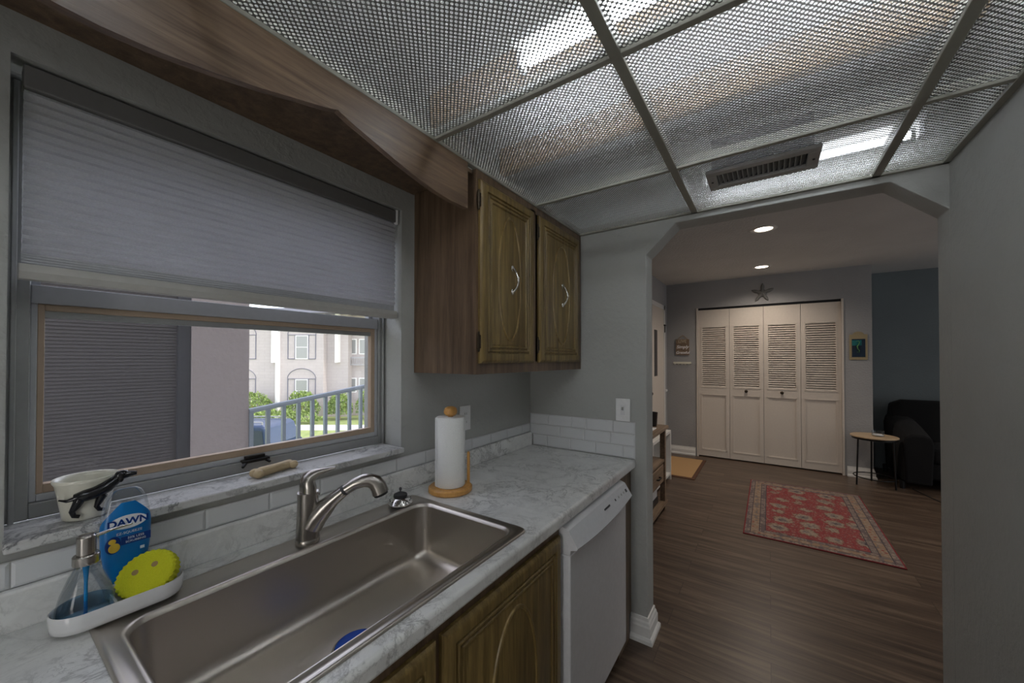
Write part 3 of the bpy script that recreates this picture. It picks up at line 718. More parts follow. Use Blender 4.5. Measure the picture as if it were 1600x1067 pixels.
MB().box(-.005, .005, -.016, -.006, -.004, .012, M @ Euler((R_(-18), 0, 0)).to_matrix().to_4x4()).build('toggle', 'vent_grey', o_, bevel=.001)

# ------------------------------------------------------------------ caddy, soap, sponge
def stadium(x0, x1, y0, y1, z, n=12):
    r = (y1 - y0) / 2; return rrect(x0, x1, y0, y1, r * .999, z, n)
tx0, tx1, ty0, ty1 = .094, .288, 1.064, 1.154
cd = thing('sink_caddy', (.19, 1.106, .922), 'white oval ceramic sink caddy left of the sink', 'caddy')
TZ = .9215
rings = [stadium(tx0 + .006, tx1 - .006, ty0 + .006, ty1 - .006, TZ), stadium(tx0 + .001, tx1 - .001, ty0 + .001, ty1 - .001, TZ + .004), stadium(tx0, tx1, ty0, ty1, TZ + .012), stadium(tx0 - .001, tx1 + .001, ty0 - .001, ty1 + .001, TZ + .034),
         stadium(tx0 + .0005, tx1 - .0005, ty0 + .0005, ty1 - .0005, TZ + .036), stadium(tx0 + .003, tx1 - .003, ty0 + .003, ty1 - .003, TZ + .034), stadium(tx0 + .004, tx1 - .004, ty0 + .004, ty1 - .004, TZ + .008)]
MB().loft(rings).build('dish', 'white_gloss', cd, smooth=50)
MB().box(.176, .180, ty0 + .003, ty1 - .003, TZ + .007, TZ + .030).build('divider', 'white_gloss', cd, smooth=0)

sp_ = (.141, 1.109)
sd_ = thing('soap_dispenser', (sp_[0], sp_[1], TZ + .009), 'clear glass soap dispenser with nickel pump standing in the white caddy', 'soap dispenser')
z0 = TZ + .009
MB().lathe([(.036, 0), (.0395, .003), (.0405, .010), (.0400, .028), (.0345, .054), (.0245, .082), (.016, .100), (.0130, .110), (.0130, .118)], (*sp_, z0), 36, cap0=False, cap1=False).build('bottle', 'clear_plastic', sd_, smooth=60)
MB().lathe([(.034, .002), (.0375, .005), (.0385, .012), (.0372, .032), (.0001, .0322)], (*sp_, z0), 32).build('liquid', 'soap_liquid', sd_, smooth=60)
MB().lathe([(.0028, .006), (.0028, .07), (.0045, .095), (.006, .112)], (*sp_, z0), 12).build('dip_tube', 'blue_soap', sd_)
MB().lathe([(.0185, .106), (.019, .108), (.019, .122), (.0175, .124)], (*sp_, z0), 28).build('collar', 'brushed_nickel', sd_)
MB().lathe([(.0135, .124), (.0135, .158), (.011, .161), (.0001, .162)], (*sp_, z0), 28).build('pump_head', 'brushed_nickel', sd_)
MB().tube([(sp_[0] + .010, sp_[1], z0 + .154), (sp_[0] + .035, sp_[1] + .004, z0 + .1575), (sp_[0] + .066, sp_[1] + .008, z0 + .158)], [.0035, .0026, .0018], 12).build('spout', 'chrome', sd_)

# yellow scrubber, leaning in the caddy
sc = thing('scrub_sponge', (.232, 1.10, .965), 'yellow round scrubber with two eye holes leaning in the white caddy', 'sponge')
Ms = Matrix.Translation((.2315, 1.108, .972)) @ Euler((R_(48), R_(-17), R_(-22))).to_matrix().to_4x4()
N = 120; T = .0155
def spr(fr, z):
    out = []
    for k in range(N):
        a = 2 * pi * k / N; r = (.0475 + .0014 * cos(30 * a)) * fr; out.append(Ms @ Vector((r * cos(a) * 1.06, r * sin(a) * .98, z)))
    return out
m = MB().loft([spr(.90, -T), spr(.98, -T * .8), spr(1, -T * .3), spr(1, T * .3), spr(.98, T * .8), spr(.90, T), spr(.5, T), spr(.02, T)], True, True)
so = m.build('foam_disc', 'sponge', sc, smooth=40)
for x in (-.016, .016):
    MB().lathe([(.0058, T - .001), (.0056, T + .0006), (.0001, T + .0004)], (x, .010, 0), 18, sy=1.0, M=Ms).build('eye_hole', 'wicker', so)

# dish soap bottle
db = thing('dish_soap_bottle', (.207, 1.174, .914), 'clear squeeze bottle of blue dish soap standing behind the yellow scrubber', 'bottle')
def sell(w, d, z, n=40, cx_=.207, cy_=1.174):
    out = []
    for k in range(n):
        a = 2 * pi * k / n; c_, s_ = cos(a), sin(a); e = .75
        out.append((cx_ + w * (abs(c_) ** e) * (1 if c_ > 0 else -1), cy_ + d * (abs(s_) ** e) * (1 if s_ > 0 else -1), z))
    return out
shape = [(.016, .014, .9145), (.018, .016, .925), (.020, .017, .944), (.026, .019, .962), (.034, .021, .990), (.039, .0215, 1.030), (.040, .0215, 1.070), (.038, .021, 1.10), (.033, .019, 1.128), (.025, .016, 1.146), (.014, .010, 1.154)]
MB().loft([sell(*a) for a in shape]).build('bottle', 'clear_plastic', db, smooth=60)
def interp(z):
    for (w0, d0, z0_), (w1, d1, z1_) in zip(shape[:-1], shape[1:]):
        if z0_ <= z <= z1_:
            u = (z - z0_) / (z1_ - z0_); return w0 + (w1 - w0) * u, d0 + (d1 - d0) * u
MB().loft([sell(interp(z)[0] - .0025, interp(z)[1] - .0025, z) for z in (.918, .93, .944, .962, .99, 1.03, 1.06, 1.072)]).build('soap', 'blue_soap', db, smooth=60)
# wrap label on the front: strip following the front curve
def front(u, z, off=.0006):
    w, d = interp(z); a = -pi / 2 + u * pi * .46; c_, s_ = cos(a), sin(a); e = .75
    return (.207 + (w + off) * (abs(c_) ** e) * (1 if c_ > 0 else -1), 1.174 - (d + off) * (abs(s_) ** e), z)
m = MB(); rows_ = []
for k in range(19):
    z = .965 + (1.126 - .965) * k / 18
    half_w = 1.0 if z < 1.085 else max(.12, 1.0 - ((z - 1.085) / .041) ** .8 * .85)
    rows_.append([front(-half_w + 2 * half_w * j / 16, z) for j in range(17)])
m.loft(rows_, False, False, closed=False); lb = m.build('label', 'blue_label', db, smooth=60, recalc=False)
m = MB().prism([(.207 + .030 * cos(2 * pi * k / 30), 1.084 + .0145 * sin(2 * pi * k / 30)) for k in range(30)], 'Y', 1.1508, 1.1519)
m.build('logo_oval', 'white_ink', lb, smooth=0)
MF = lambda x, y, z: Matrix.Translation((x, y, z)) @ Euler((R_(90), 0, 0)).to_matrix().to_4x4()
text('lettering', 'DAWN', .0200, 'navy', MF(.207, 1.1504, 1.084), lb, .0003, .0006)
text('lettering', 'EZ-SQUEEZE', .0072, 'white_ink', MF(.209, 1.1514, 1.061), lb)
MB().box(.196, .243, 1.1508, 1.1516, 1.036, 1.053).build('banner', 'navy', lb, smooth=0)
text('lettering', '50% LESS', .0068, 'white_ink', MF(.219, 1.1504, 1.0485), lb)
text('lettering', 'SCRUBBING', .0060, 'white_ink', MF(.219, 1.1504, 1.0410), lb)
m = MB().ell((.186, 1.1518, 1.034), (.0090, .0012, .0100), 18).ell((.183, 1.1518, 1.048), (.0058, .0012, .0055), 16); m.build('duck_print', 'duck', lb)
MB().ell((.1845, 1.1524, 1.040), (.0125, .0008, .0180), 18).build('print_ground', 'navy', lb)
MB().box(.226, .233, 1.1508, 1.1516, 1.018, 1.024).build('print_patch', 'white_ink', lb, smooth=0)

# ------------------------------------------------------------------ dog planter on the sill
pc = thing('dog_planter', (.158, 1.252, 1.089), 'cream ceramic planter with a black dog on its side, on the windowsill', 'planter')
pr_ = [(.033, 0), (.0355, .003), (.0420, .050), (.0465, .076), (.0495, .081), (.0505, .085), (.0495, .0885), (.0465, .088), (.0430, .080), (.036, .02), (.0001, .018)]
MB().lathe(pr_, (.158, 1.252, 1.0895), 44, cap1=False).build('cup', 'cream', pc, smooth=60)
yb_ = 1.207
dog = MB()
dog.tube([(.116, 1.222, 1.142), (.126, 1.214, 1.139), (.137, 1.210, 1.142), (.143, 1.208, 1.146)], [.0016, .0032, .0048, .007], 12)
dog.tube([(.137, 1.211, 1.142), (.150, yb_, 1.145), (.166, yb_ - .001, 1.148), (.182, yb_, 1.155), (.193, 1.208, 1.164), (.202, 1.208, 1.172)], [.0095, .0125, .0130, .0130, .0105, .0085], 16)
dog.ell((.206, 1.207, 1.176), (.0125, .0095, .0105), 16); dog.tube([(.208, 1.206, 1.174), (.221, 1.202, 1.176), (.229, 1.200, 1.1755)], [.0085, .0062, .0045], 12)
dog.ell((.203, 1.197, 1.172), (.0050, .0035, .0105), 10)
dog.tube([(.144, 1.206, 1.141), (.138, 1.208, 1.126), (.133, 1.212, 1.115), (.136, 1.213, 1.105), (.144, 1.211, 1.102)], [.0095, .0072, .0048, .0044, .0036], 12)
dog.tube([(.176, 1.205, 1.141), (.171, 1.207, 1.127), (.168, 1.209, 1.117), (.172, 1.209, 1.109), (.180, 1.208, 1.107)], [.0090, .0065, .0046, .0042, .0034], 12)
tag(dog.build('dog_figure', 'dark_gloss', pc), 'glossy black dog figure')

bo = thing('bone_ornament', (.54, 1.262, 1.09), 'tan bone-shaped ornament lying on the windowsill below the latch', 'ornament')
m = MB(); pts = [(.484, 1.238), (.500, 1.240), (.520, 1.245), (.550, 1.252), (.580, 1.260), (.596, 1.264)]
m.tube([(x, y, 1.1030) for x, y in pts], [.0090, .0150, .0145, .0135, .0140, .0100], 14)
for c_ in ((.490, 1.228), (.488, 1.250), (.598, 1.252), (.594, 1.274)): m.ell((*c_, 1.102), (.014, .011, .0125), 14)
m.build('bone', 'bone', bo)

# ------------------------------------------------------------------ hall: closet doors
cl = structure_empty('door_1', (XC, .06, 0), 'white louvered bifold closet doors', 'closet doors')
CY0, CY1, CZ = -.748, .865, 2.155
m = MB().box(XC - .012, XC + .1, CY1, CY1 + .020, 0, 2.187).box(XC - .012, XC + .1, CY0 - .020, CY0, 0, 2.187); m.build('jamb', 'door_white', cl, smooth=0)
MB().box(XC + .03, XC + .06, CY0, CY1, 2.160, 2.187).build('track', 'dark', cl, smooth=0)
MB().box(XC + .10, XC + .11, CY0 - .02, CY1 + .02, 0, 2.187).build('closet_shade_sheet', 'dark', cl, smooth=0)  # black sheet standing for the shade inside the closet
lw = (CY1 - CY0) / 4
for k in range(4):
    y1 = CY1 - k * lw - .002; y0 = y1 - lw + .004; xf = XC + .012
    m = MB(); st = .052
    m.box(xf, xf + .03, y0, y0 + st, .018, CZ).box(xf, xf + .03, y1 - st, y1, .018, CZ)
    for a, b in ((.018, .124), (.905, 1.035), (1.892, CZ)): m.box(xf, xf + .03, y0 + st, y1 - st, a, b)
    m.box(xf + .010, xf + .022, y0 + st, y1 - st, .124, .905)
    for a, b in ((.124, .905), (1.035, 1.892)):      # applied bead around the openings
        i = .016
        for q in ((y0 + st - i, y0 + st - i + .008, a - i, b + i), (y1 - st + i - .008, y1 - st + i, a - i, b + i), (y0 + st - i, y1 - st + i, a - i, a - i + .008), (y0 + st - i, y1 - st + i, b + i - .008, b + i)):
            m.box(xf - .005, xf + .001, *q)
    leaf = m.build('door_leaf', 'door_white', cl, smooth=0)
    m = MB(); nsl = 29
    for s in range(nsl):
        z = 1.05 + (1.877 - 1.05) * s / (nsl - 1)
        M = Matrix.Translation((xf + .015, 0, z)) @ Euler((0, R_(-44), 0)).to_matrix().to_4x4()
        m.box(-.0185, .0185, y0 + st, y1 - st, -.0030, .0030, M)
    m.build('louvers', 'door_white', leaf, smooth=0)
    if k in (1, 2):
        yk = .262 if k == 1 else -.143
        MB().ell((xf - .020, yk, .985), (.012, .021, .021), 18).tube([(xf - .014, yk, .985), (xf, yk, .985)], .008, 10).build('knob', 'bronze', leaf)

# starfish above the closet
sf = thing('starfish', (XC - .02, .068, 2.335), 'grey starfish ornament hung above the closet doors', 'wall ornament')
sc_, angs = .128, [88, 22, -58, -128, 158]
lens = [1.08, 1.12, 1.0, 1.08, 1.08]
N = 90; rows_ = []
def rad(a):
    r = 0.0
    for g_, L in zip(angs, lens):
        d_ = (a - g_ + 180) % 360 - 180; r = max(r, L * math.exp(-(abs(d_) / 21.0) ** 4 * .5 - abs(d_) / 40) if abs(d_) < 60 else 0)
    return sc_ * max(.40, r)
for f_, h in ((1, 0), (1, .008), (.86, .018), (.6, .025), (.3, .031), (.05, .034)):
    rows_.append([(XC - .001 - h, .068 - rad(360 * k / N) * f_ * cos(2 * pi * k / N), 2.335 + rad(360 * k / N) * f_ * sin(2 * pi * k / N)) for k in range(N)])
MB().loft(rows_).build('body', 'starfish', sf, smooth=60)

# front door
fd = structure_empty('door_2', (5.4, 1.30, 0), 'white front door with narrow dark window at the hall end', 'door')
MB().box(4.72, 5.895, 1.29, 1.303, 0, 2.17).build('slab', 'door_white', fd, smooth=0)
MB().box(5.895, 5.955, 1.282, 1.303, 0, 2.23).box(4.66, 5.955, 1.282, 1.303, 2.17, 2.23).box(4.66, 4.72, 1.282, 1.303, 0, 2.17).build('casing', 'white_trim', fd, smooth=0)
MB().box(5.33, 5.49, 1.286, 1.289, 1.20, 1.84).build('window_strip', 'dark_grey', fd, smooth=0)
MB().box(5.86, 5.94, 1.262, 1.282, 1.93, 1.945).box(5.90, 5.912, 1.272, 1.281, 1.83, 1.93).build('door_closer', 'black_metal', fd, smooth=0)
MB().box(5.93, 6.01, 1.265, 1.281, .95, .98).build('sensor', 'white_plastic', fd, smooth=0)
MB().ell((5.05, 1.262, .985), (.026, .026, .026)).tube([(5.05, 1.26, .985), (5.05, 1.289, .985)], .01).build('knob', 'bronze', fd)

# wooden sign and key rack
sg = thing('wooden_sign', (XC - .01, 1.077, 1.612), 'small dark wooden sign with white script hanging by the closet', 'sign')
for i in range(3): MB().box(XC - .016, XC - .002, .984, 1.172, 1.495 + i * .08, 1.573 + i * .08).build('plank', 'rustic', sg, smooth=0, bevel=.003)
MB().tube([(XC - .008, 1.145, 1.735), (XC - .012, 1.085, 1.785), (XC - .012, 1.07, 1.795)], .004, 8).tube([(XC - .008, 1.01, 1.735), (XC - .012, 1.065, 1.79)], .004, 8).build('hanging_cord', 'wicker', sg)
MS = lambda y, z: Matrix.Translation((XC - .017, y, z)) @ Matrix(((0, 0, -1, 0), (-1, 0, 0, 0), (0, 1, 0, 0), (0, 0, 0, 1)))
text('lettering', 'LIVE', .062, 'sand', MS(1.078, 1.700), sg, .0005)
text('lettering', 'Simply', .064, 'white_ink', MS(1.078, 1.617), sg, .0005, .001, .3)
text('lettering', 'Grateful', .056, 'white_ink', MS(1.078, 1.532), sg, .0005, .001, .3)
kr = thing('key_rack', (XC - .01, 1.083, 1.375), 'small white key rack with hooks under the wooden sign', 'key rack')
MB().box(XC - .010, XC - .001, .958, 1.208, 1.362, 1.392).build('rail', 'cream', kr, bevel=.003)
for i in range(5):
    y = .985 + i * .049; MB().tube([(XC - .010, y, 1.368), (XC - .022, y, 1.350), (XC - .030, y, 1.352), (XC - .032, y, 1.366)], .004, 8).build('hook', 'cream', kr)

# seahorse picture
px = thing('seahorse_picture', (XC - .01, -.902, 1.57), 'small picture of a green seahorse on dark teal in a gold frame', 'picture')
MB().box(XC - .010, XC - .001, -.985, -.820, 1.425, 1.735).build('back_board', 'gold_frame', px, bevel=.003)
MB().prism([(-.902 + .05 * cos(pi * k / 12), 1.735 + .035 * sin(pi * k / 12)) for k in range(13)], 'X', XC - .010, XC - .001).build('hanging_crest', 'gold_frame', px, smooth=0)
cv = MB().box(XC - .014, XC - .010, -.963, -.842, 1.460, 1.680).build('canvas', 'art_dark', px, smooth=0)
MB().box(XC - .015, XC - .0141, -.930, -.843, 1.600, 1.665).build('teal_patch', 'teal_art', cv, smooth=0)
MB().tube([(XC - .016, y, z) for y, z in ((-.880, 1.650), (-.900, 1.655), (-.912, 1.640), (-.905, 1.615), (-.890, 1.590), (-.895, 1.560), (-.910, 1.540), (-.908, 1.515), (-.893, 1.512), (-.892, 1.525))], [.004, .009, .010, .011, .017, .015, .009, .006, .005, .003], 10, .35).build('seahorse_print', 'art_green', cv)

# ------------------------------------------------------------------ side table, bowl, armchair
tb = thing('side_table', (5.87, -.99, 0), 'small round side table with tan mosaic top and thin black legs', 'side table')
tcx, tcy, tz = 5.875, -.985, .545
MB().lathe([(.195, 0), (.205, .004), (.205, .014), (.200, .018), (.0001, .018)], (tcx, tcy, tz), 44).build('tabletop', 'travertine', tb)
MB().lathe([(.190, -.022), (.192, -.022), (.192, 0), (.190, 0)], (tcx, tcy, tz), 44, cap0=False, cap1=False).build('apron_ring', 'black_metal', tb)
for a in (118, 358, 238):
    a = R_(a); p0 = (tcx + .165 * cos(a), tcy + .165 * sin(a), tz - .002); p1 = (tcx + .185 * cos(a), tcy + .185 * sin(a), .0)
    MB().tube([p0, p1], .008, 8).build('leg', 'black_metal', tb)
MB().tube([(tcx + .178 * cos(2 * pi * k / 36), tcy + .178 * sin(2 * pi * k / 36), .095) for k in range(37)], .006, 8, caps=False).build('stretcher_ring', 'black_metal', tb)
gb = thing('glass_candle_bowl', (tcx - .02, tcy - .03, tz + .018), 'low clear glass bowl with white sand on the side table', 'bowl')
MB().lathe([(.045, .001), (.052, .006), (.054, .060), (.051, .060), (.049, .008), (.0001, .006)], (tcx - .02, tcy - .03, tz + .0185), 28, cap1=False).build('bowl', 'clear_plastic', gb, smooth=60)
MB().lathe([(.044, .008), (.049, .012), (.048, .020), (.0001, .024)], (tcx - .02, tcy - .03, tz + .0185), 24).build('sand', 'white_ink', gb)

ac = thing('sofa', (6.4, -1.7, 0), 'black velvet sofa with rolled arms against the blue wall', 'sofa')
def arm(y0, y1):
    m = MB(); rings = []
    for k in range(12):
        u = k / 11; x = 6.72 - .86 * u; zt = .755 - .15 * u ** 1.6; yc = (y0 + y1) / 2; hw = (y1 - y0) / 2
        rings.append([(x, yc - hw * .85, .07), (x, yc - hw * .9, .25), (x, yc - hw, zt - .12), (x, yc - hw * .85, zt - .03), (x, yc - hw * .4, zt), (x, yc + hw * .4, zt), (x, yc + hw * .85, zt - .03), (x, yc + hw, zt - .12), (x, yc + hw * .9, .25), (x, yc + hw * .85, .07)])
    m.loft(rings); return m
arm(-1.46, -1.215).build('armrest', 'sofa', ac, bevel=.02, seg=3, smooth=50)
arm(-3.30, -3.03).build('armrest', 'sofa', ac, bevel=.02, seg=3, smooth=50)
m = MB(); rings = []
for y in [-1.26, -1.28, -1.36, -1.6, -2.2, -2.8, -3.1, -3.18]:
    e = .0 if -3.1 < y < -1.3 else .04
    rings.append([(6.80, y, .30), (6.47, y, .40), (6.50 + e, y, .86 - e), (6.56, y, .925 - e), (6.66, y, .93 - e), (6.76 - e, y, .90 - e), (6.80, y, .70)])
m.loft(rings).build('backrest', 'sofa', ac, bevel=.02, seg=3, smooth=60)
MB().box(5.92, 6.55, -3.03, -1.42, .12, .30).build('seat_base', 'sofa', ac, bevel=.03, seg=3)
for i in range(2): MB().box(5.90, 6.50, -1.425 - .80 * (i + 1) + .004, -1.425 - .80 * i - .004, .302, .46).build('seat_cushion', 'sofa', ac, bevel=.05, seg=4)
for x in (5.92, 6.66):
    for y in (-1.22, -3.22): MB().tube([(x, y, 0), (x, y, .09)], [.02, .028], 10).build('leg', 'dark', ac)

# rug, mat
rg = thing('persian_rug', (4.47, -.293, 0), 'red and cream patterned rug on the hall floor', 'rug')
MB().box(4.47 - .83, 4.47 + .83, -.293 - .478, -.293 + .478, .0005, .008).build('pile', 'rug', rg, smooth=0, loc=(4.47, -.293, .004), bevel=.002)
dm = thing('doormat', (5.4, 1.0, 0), 'tan doormat with brown border by the front door', 'doormat')
MB().box(4.90, 5.92, .735, 1.255, .0005, .008).build('border', 'coir_edge', dm, smooth=0)
MB().box(4.955, 5.90, .775, 1.235, .008, .011).build('mat_surface', 'coir', dm, smooth=0)

# console table (rustic), white console
cn = thing('console_table', (3.2, 1.05, 0), 'rustic brown console table with drawers beyond the arch', 'console table')
a0, a1, b0, b1 = 2.75, 3.84, .825, 1.26
MB().box(a0 - .03, a1 + .03, b0 - .02, b1 + .02, .765, .795).build('tabletop', 'rustic', cn, bevel=.003)
for x in (a0, a1 - .045):
    for y in (b0, b1 - .045): MB().box(x, x + .045, y, y + .045, .0, .765).build('leg', 'rustic', cn, smooth=0)
MB().box(a0, a1, b0 + .005, b1 - .005, .46, .48).build('shelf', 'rustic', cn, smooth=0)
MB().box(a0 - .02, a1 + .03, b0 - .012, b1, .055, .080).build('bottom_shelf', 'rustic', cn, smooth=0)
MB().box(a0 + .045, a1 - .05, b0 + .02, b1 - .05, .27, .46).build('drawer_case', 'rustic', cn, smooth=0)
for i in range(2):
    xx0 = a0 + .06 + i * .48; dwr = MB().box(xx0, xx0 + .46, b0 + .002, b0 + .02, .285, .445).build('drawer', 'rustic', cn, bevel=.003)
    MB().tube([(xx0 + .18, b0 - .002, .365), (xx0 + .19, b0 - .02, .365), (xx0 + .27, b0 - .02, .365), (xx0 + .28, b0 - .002, .365)], .007, 8).build('handle', 'black_metal', dwr)
pt = thing('plant_pot', (3.745, .932, .795), 'black tapered pot on the corner of the console table', 'pot')
MB().lathe([(.043, 0), (.045, .002), (.054, .125), (.056, .128), (.052, .128), (.043, .01), (.0001, .01)], (3.745, .932, .7955), 28, cap1=False).build('pot', 'dark', pt, smooth=50)
tag(MB().box(3.40, 3.62, .86, 1.02, .7955, .803).build('paper_pad', 'white_ink', smooth=0), 'white paper lying on the console table', 'paper')
bn = thing('storage_bin', (3.5, 1.0, .08), 'black and white storage bin on the lowest shelf of the console table', 'storage bin')
MB().box(3.30, 3.72, .87, 1.15, .081, .145).build('black_base', 'dark', bn, bevel=.004)
MB().box(3.31, 3.70, .875, 1.145, .145, .255).build('white_top', 'white_plastic', bn, bevel=.004)
wc = thing('white_console', (4.4, 1.12, 0), 'low white open bench between console table and front door', 'bench')
m = MB(); m.box(4.775, 4.80, .972, 1.272, 0, .555); m.build('side_panel', 'white_trim', wc, smooth=0)
MB().box(3.95, 3.975, .972, 1.272, 0, .555).build('side_panel', 'white_trim', wc, smooth=0)
MB().box(3.95, 4.80, .972, 1.272, .555, .585).build('top', 'white_trim', wc, smooth=0)
MB().box(3.975, 4.775, .975, 1.27, .06, .085).build('bottom_shelf', 'white_trim', wc, smooth=0)
MB().box(3.975, 4.775, 1.262, 1.272, .085, .555).build('back_panel', 'alu_white', wc, smooth=0)

# floor cord near the armchair
tag(MB().tube([(5.93, -1.30, .004), (5.70, -1.36, .004), (5.45, -1.44, .004), (5.1, -1.50, .004), (4.8, -1.62, .004)], .005, 8).build('floor_cord', 'black_rubber'), 'thin black cord on the floor in front of the sofa', 'cord')

# ------------------------------------------------------------------ downlights
for i, (x, y) in enumerate([(3.95, .030), (5.56, .066), (4.6, -2.6), (2.9, -2.6)]):  # last two are unseen, added to light the living room
    lab = ['round recessed downlight nearer the arch', 'round recessed downlight nearer the closet', 'unseen downlight added to brighten the living room', 'unseen downlight added to brighten the living room'][i]
    dl = thing('recessed_downlight', (x, y, ZL), lab, 'ceiling light', 'recessed downlights')
    MB().lathe([(.098, 0), (.100, -.004), (.092, -.008), (.072, -.006), (.066, -.001)], (x, y, ZL - .001), 36, cap0=False, cap1=False).build('trim_ring', 'white_trim', dl, smooth=60)
    MB().lathe([(.066, -.0015), (.0001, -.0025)], (x, y, ZL - .001), 30, cap0=False).build('lens', 'bulb', dl)
    sp = lamp('downlight_lamp', 'SPOT', (x, y, ZL - .015), DOWN * (1.0 if i < 2 else .5), (1, .87, .74), spot_size=R_(150), spot_blend=.9, shadow_soft_size=.06)
    sp.parent = dl; sp.location = (0, 0, -.015)

# ------------------------------------------------------------------ outside
struct(MB().box(-3, 6, 1.46, 3.25, -.25, -.05).build('walkway_floor', 'concrete', smooth=0), 'concrete walkway outside the window', 'walkway')
struct(MB().box(-3, 7.1, 1.30, 1.46, ZL + .15, 6.2).build('wall_sun_block', 'stucco', smooth=0), 'unseen stucco wall added above to shade the walkway', 'wall')  # added out of view to keep the sun off the walkway
sw = structure_empty('wall_outside', (0, 3.1, 0), 'grey stucco wall of the next unit outside the window', 'wall')
m = MB()
for a in ((.845, 1.170, 3.1, 3.3, -.05, 2.62), (-3, .845, 3.16, 3.3, -.05, 2.62)): m.box(*a)
m.build('stucco', 'stucco', sw, smooth=0)
m = MB().box(.780, .845, 3.12, 3.16, -.05, 2.6).box(-3, .780, 3.12, 3.16, .3, .42); m.build('shutter_frame', 'dark_grey', sw, smooth=0)
m = MB()
for i in range(110):
    z = .43 + i * .0198; m.add([(-3, 3.145, z), (.780, 3.145, z), (.780, 3.15, z + .019), (-3, 3.15, z + .019)], [(0, 1, 2, 3)])
m.build('shutter_slats', 'shutter_dark', sw, smooth=0, recalc=False)
rl = thing('walkway_railing', (2.2, 3.1, 0), 'blue-grey metal walkway railing seen through the window', 'railing')
zr = lambda x: 1.059 + .13 * (x - 1.167)
MB().tube([(1.172, 3.1, zr(1.172)), (3.6, 3.1, zr(3.6))], .020, 8).build('top_rail', 'rail_paint', rl)
MB().tube([(1.172, 3.1, zr(1.172) - .95), (3.6, 3.1, zr(3.6) - .95)], .016, 8).build('bottom_rail', 'rail_paint', rl)
for i in range(21):
    x = 1.185 + i * .1105; MB().box(x - .0125, x + .0125, 3.0875, 3.1125, -.05, zr(x) - .012).build('baluster', 'rail_paint', rl, smooth=0)

GZ = -2.4; YAW = R_(34.346)
FD = Vector((cos(YAW), sin(YAW), 0)); RD = Vector((sin(YAW), -cos(YAW), 0))
def loc(u, d, z): return FD * d + RD * u + Vector((0, 0, z))
def LM(d=0): return Matrix(((RD.x, FD.x, 0, FD.x * d), (RD.y, FD.y, 0, FD.y * d), (0, 0, 1, 0), (0, 0, 0, 1)))   # local (u, depth, z)
struct(MB().box(-60, 60, 4.0, 80, GZ - .1, GZ).build('ground', 'lawn', smooth=0), 'sunlit lawn below', 'lawn')
struct(MB().box(-26, 2, 20.2, 21.8, GZ, GZ + .02, LM()).build('footpath', 'concrete', smooth=0), 'pale concrete footpath across the lawn', 'path')
struct(MB().box(-16, -6.3, 8.0, 14.0, GZ, GZ + .015, LM()).build('driveway', 'concrete', smooth=0), 'parking pavement under the car', 'driveway')

bl = thing('apartment_building', loc(-13, 24, GZ), 'two-storey beige stucco apartment building across the lawn', 'building')
D = 24.5
M = LM()
m = MB().box(-26, -12.3, D, D + 6, GZ, 4.4, M).box(-12.3, -10.9, D + .5, D + 6, GZ, 4.4, M).box(-10.9, -2, D + 1.1, D + 6, GZ, 4.4, M)
m.build('walls', 'facade', bl, smooth=0)
MB().box(-27, -1, D - .5, D + 7, 4.4, 4.7, M).build('roof', 'facade_trim', bl, smooth=0)
for (u0, u1, z0_, z1_) in ((-15.55, -15.28, 1.2, 4.4), (-15.28, -15.12, GZ, 4.4), (-11.66, -11.42, 1.2, 4.4)):
    MB().box(u0, u1, D - .25 if u0 < -12 else D + .2, D if u0 < -12 else D + .5, z0_, z1_, M).build('sunlit_pier', 'facade_white', bl, smooth=0)  # projecting wall ends; sunlight on them is put into the white
for uc_ in (-13.7, -17.6, -21.5):
    for (zb, zt) in ((1.42, 2.98), (-1.40, .12)):
        w2 = .92
        m = MB()
        for uu in (-w2, -.46, .42, w2 - .04): m.box(uc_ + uu, uc_ + uu + .04, D - .04, D - .001, zb, zt, M)
        m.box(uc_ - w2, uc_ + w2, D - .04, D - .001, zt, zt + .04, M)
        for s_ in (-1, 1): m.box(min(uc_ + s_ * .44, uc_ + s_ * w2), max(uc_ + s_ * .44, uc_ + s_ * w2), D - .04, D - .001, zb, zb + .04, M)
        m.tube([M @ Vector((uc_ + w2 * cos(pi * k / 24), D - .02, zt + .03 + .66 * sin(pi * k / 24))) for k in range(25)], .022, 6)
        wd_ = m.build('window_surround', 'facade_trim', bl, smooth=0)
        MB().box(uc_ - .42, uc_ + .42, D - .03, D - .002, zb, zt, M).build('window', 'facade_white', bl, smooth=0)
        MB().box(uc_ - .36, uc_ + .36, D - .034, D - .031, zb + .06, (zb + zt) / 2 - .02, M).box(uc_ - .36, uc_ + .36, D - .034, D - .031, (zb + zt) / 2 + .02, zt - .06, M).build('window_pane', 'alu', bl, smooth=0)
E2 = D + 1.1
for uc_ in (-11.0, -10.0, -8.9):
    for (zb, zt) in ((1.75, 2.80), (-.85, .15)):
        MB().box(uc_ - .42, uc_ + .42, E2 - .03, E2 - .001, zb, zt, M).build('window', 'facade_white', bl, smooth=0)
        MB().box(uc_ - .36, uc_ + .36, E2 - .034, E2 - .031, zb + .06, zt - .06, M).build('window_pane', 'alu', bl, smooth=0)
m = MB()
for k in range(26): m.box(-11.0 + k * .12, -10.98 + k * .12, E2 - .3, E2 - .28, 1.05, 1.55, M)
m.box(-11.05, -7.9, E2 - .31, E2 - .27, 1.5, 1.55, M).box(-11.05, -7.9, E2 - .31, E2 - .27, 1.02, 1.06, M); m.build('balcony_railing', 'alu_white', bl, smooth=0)

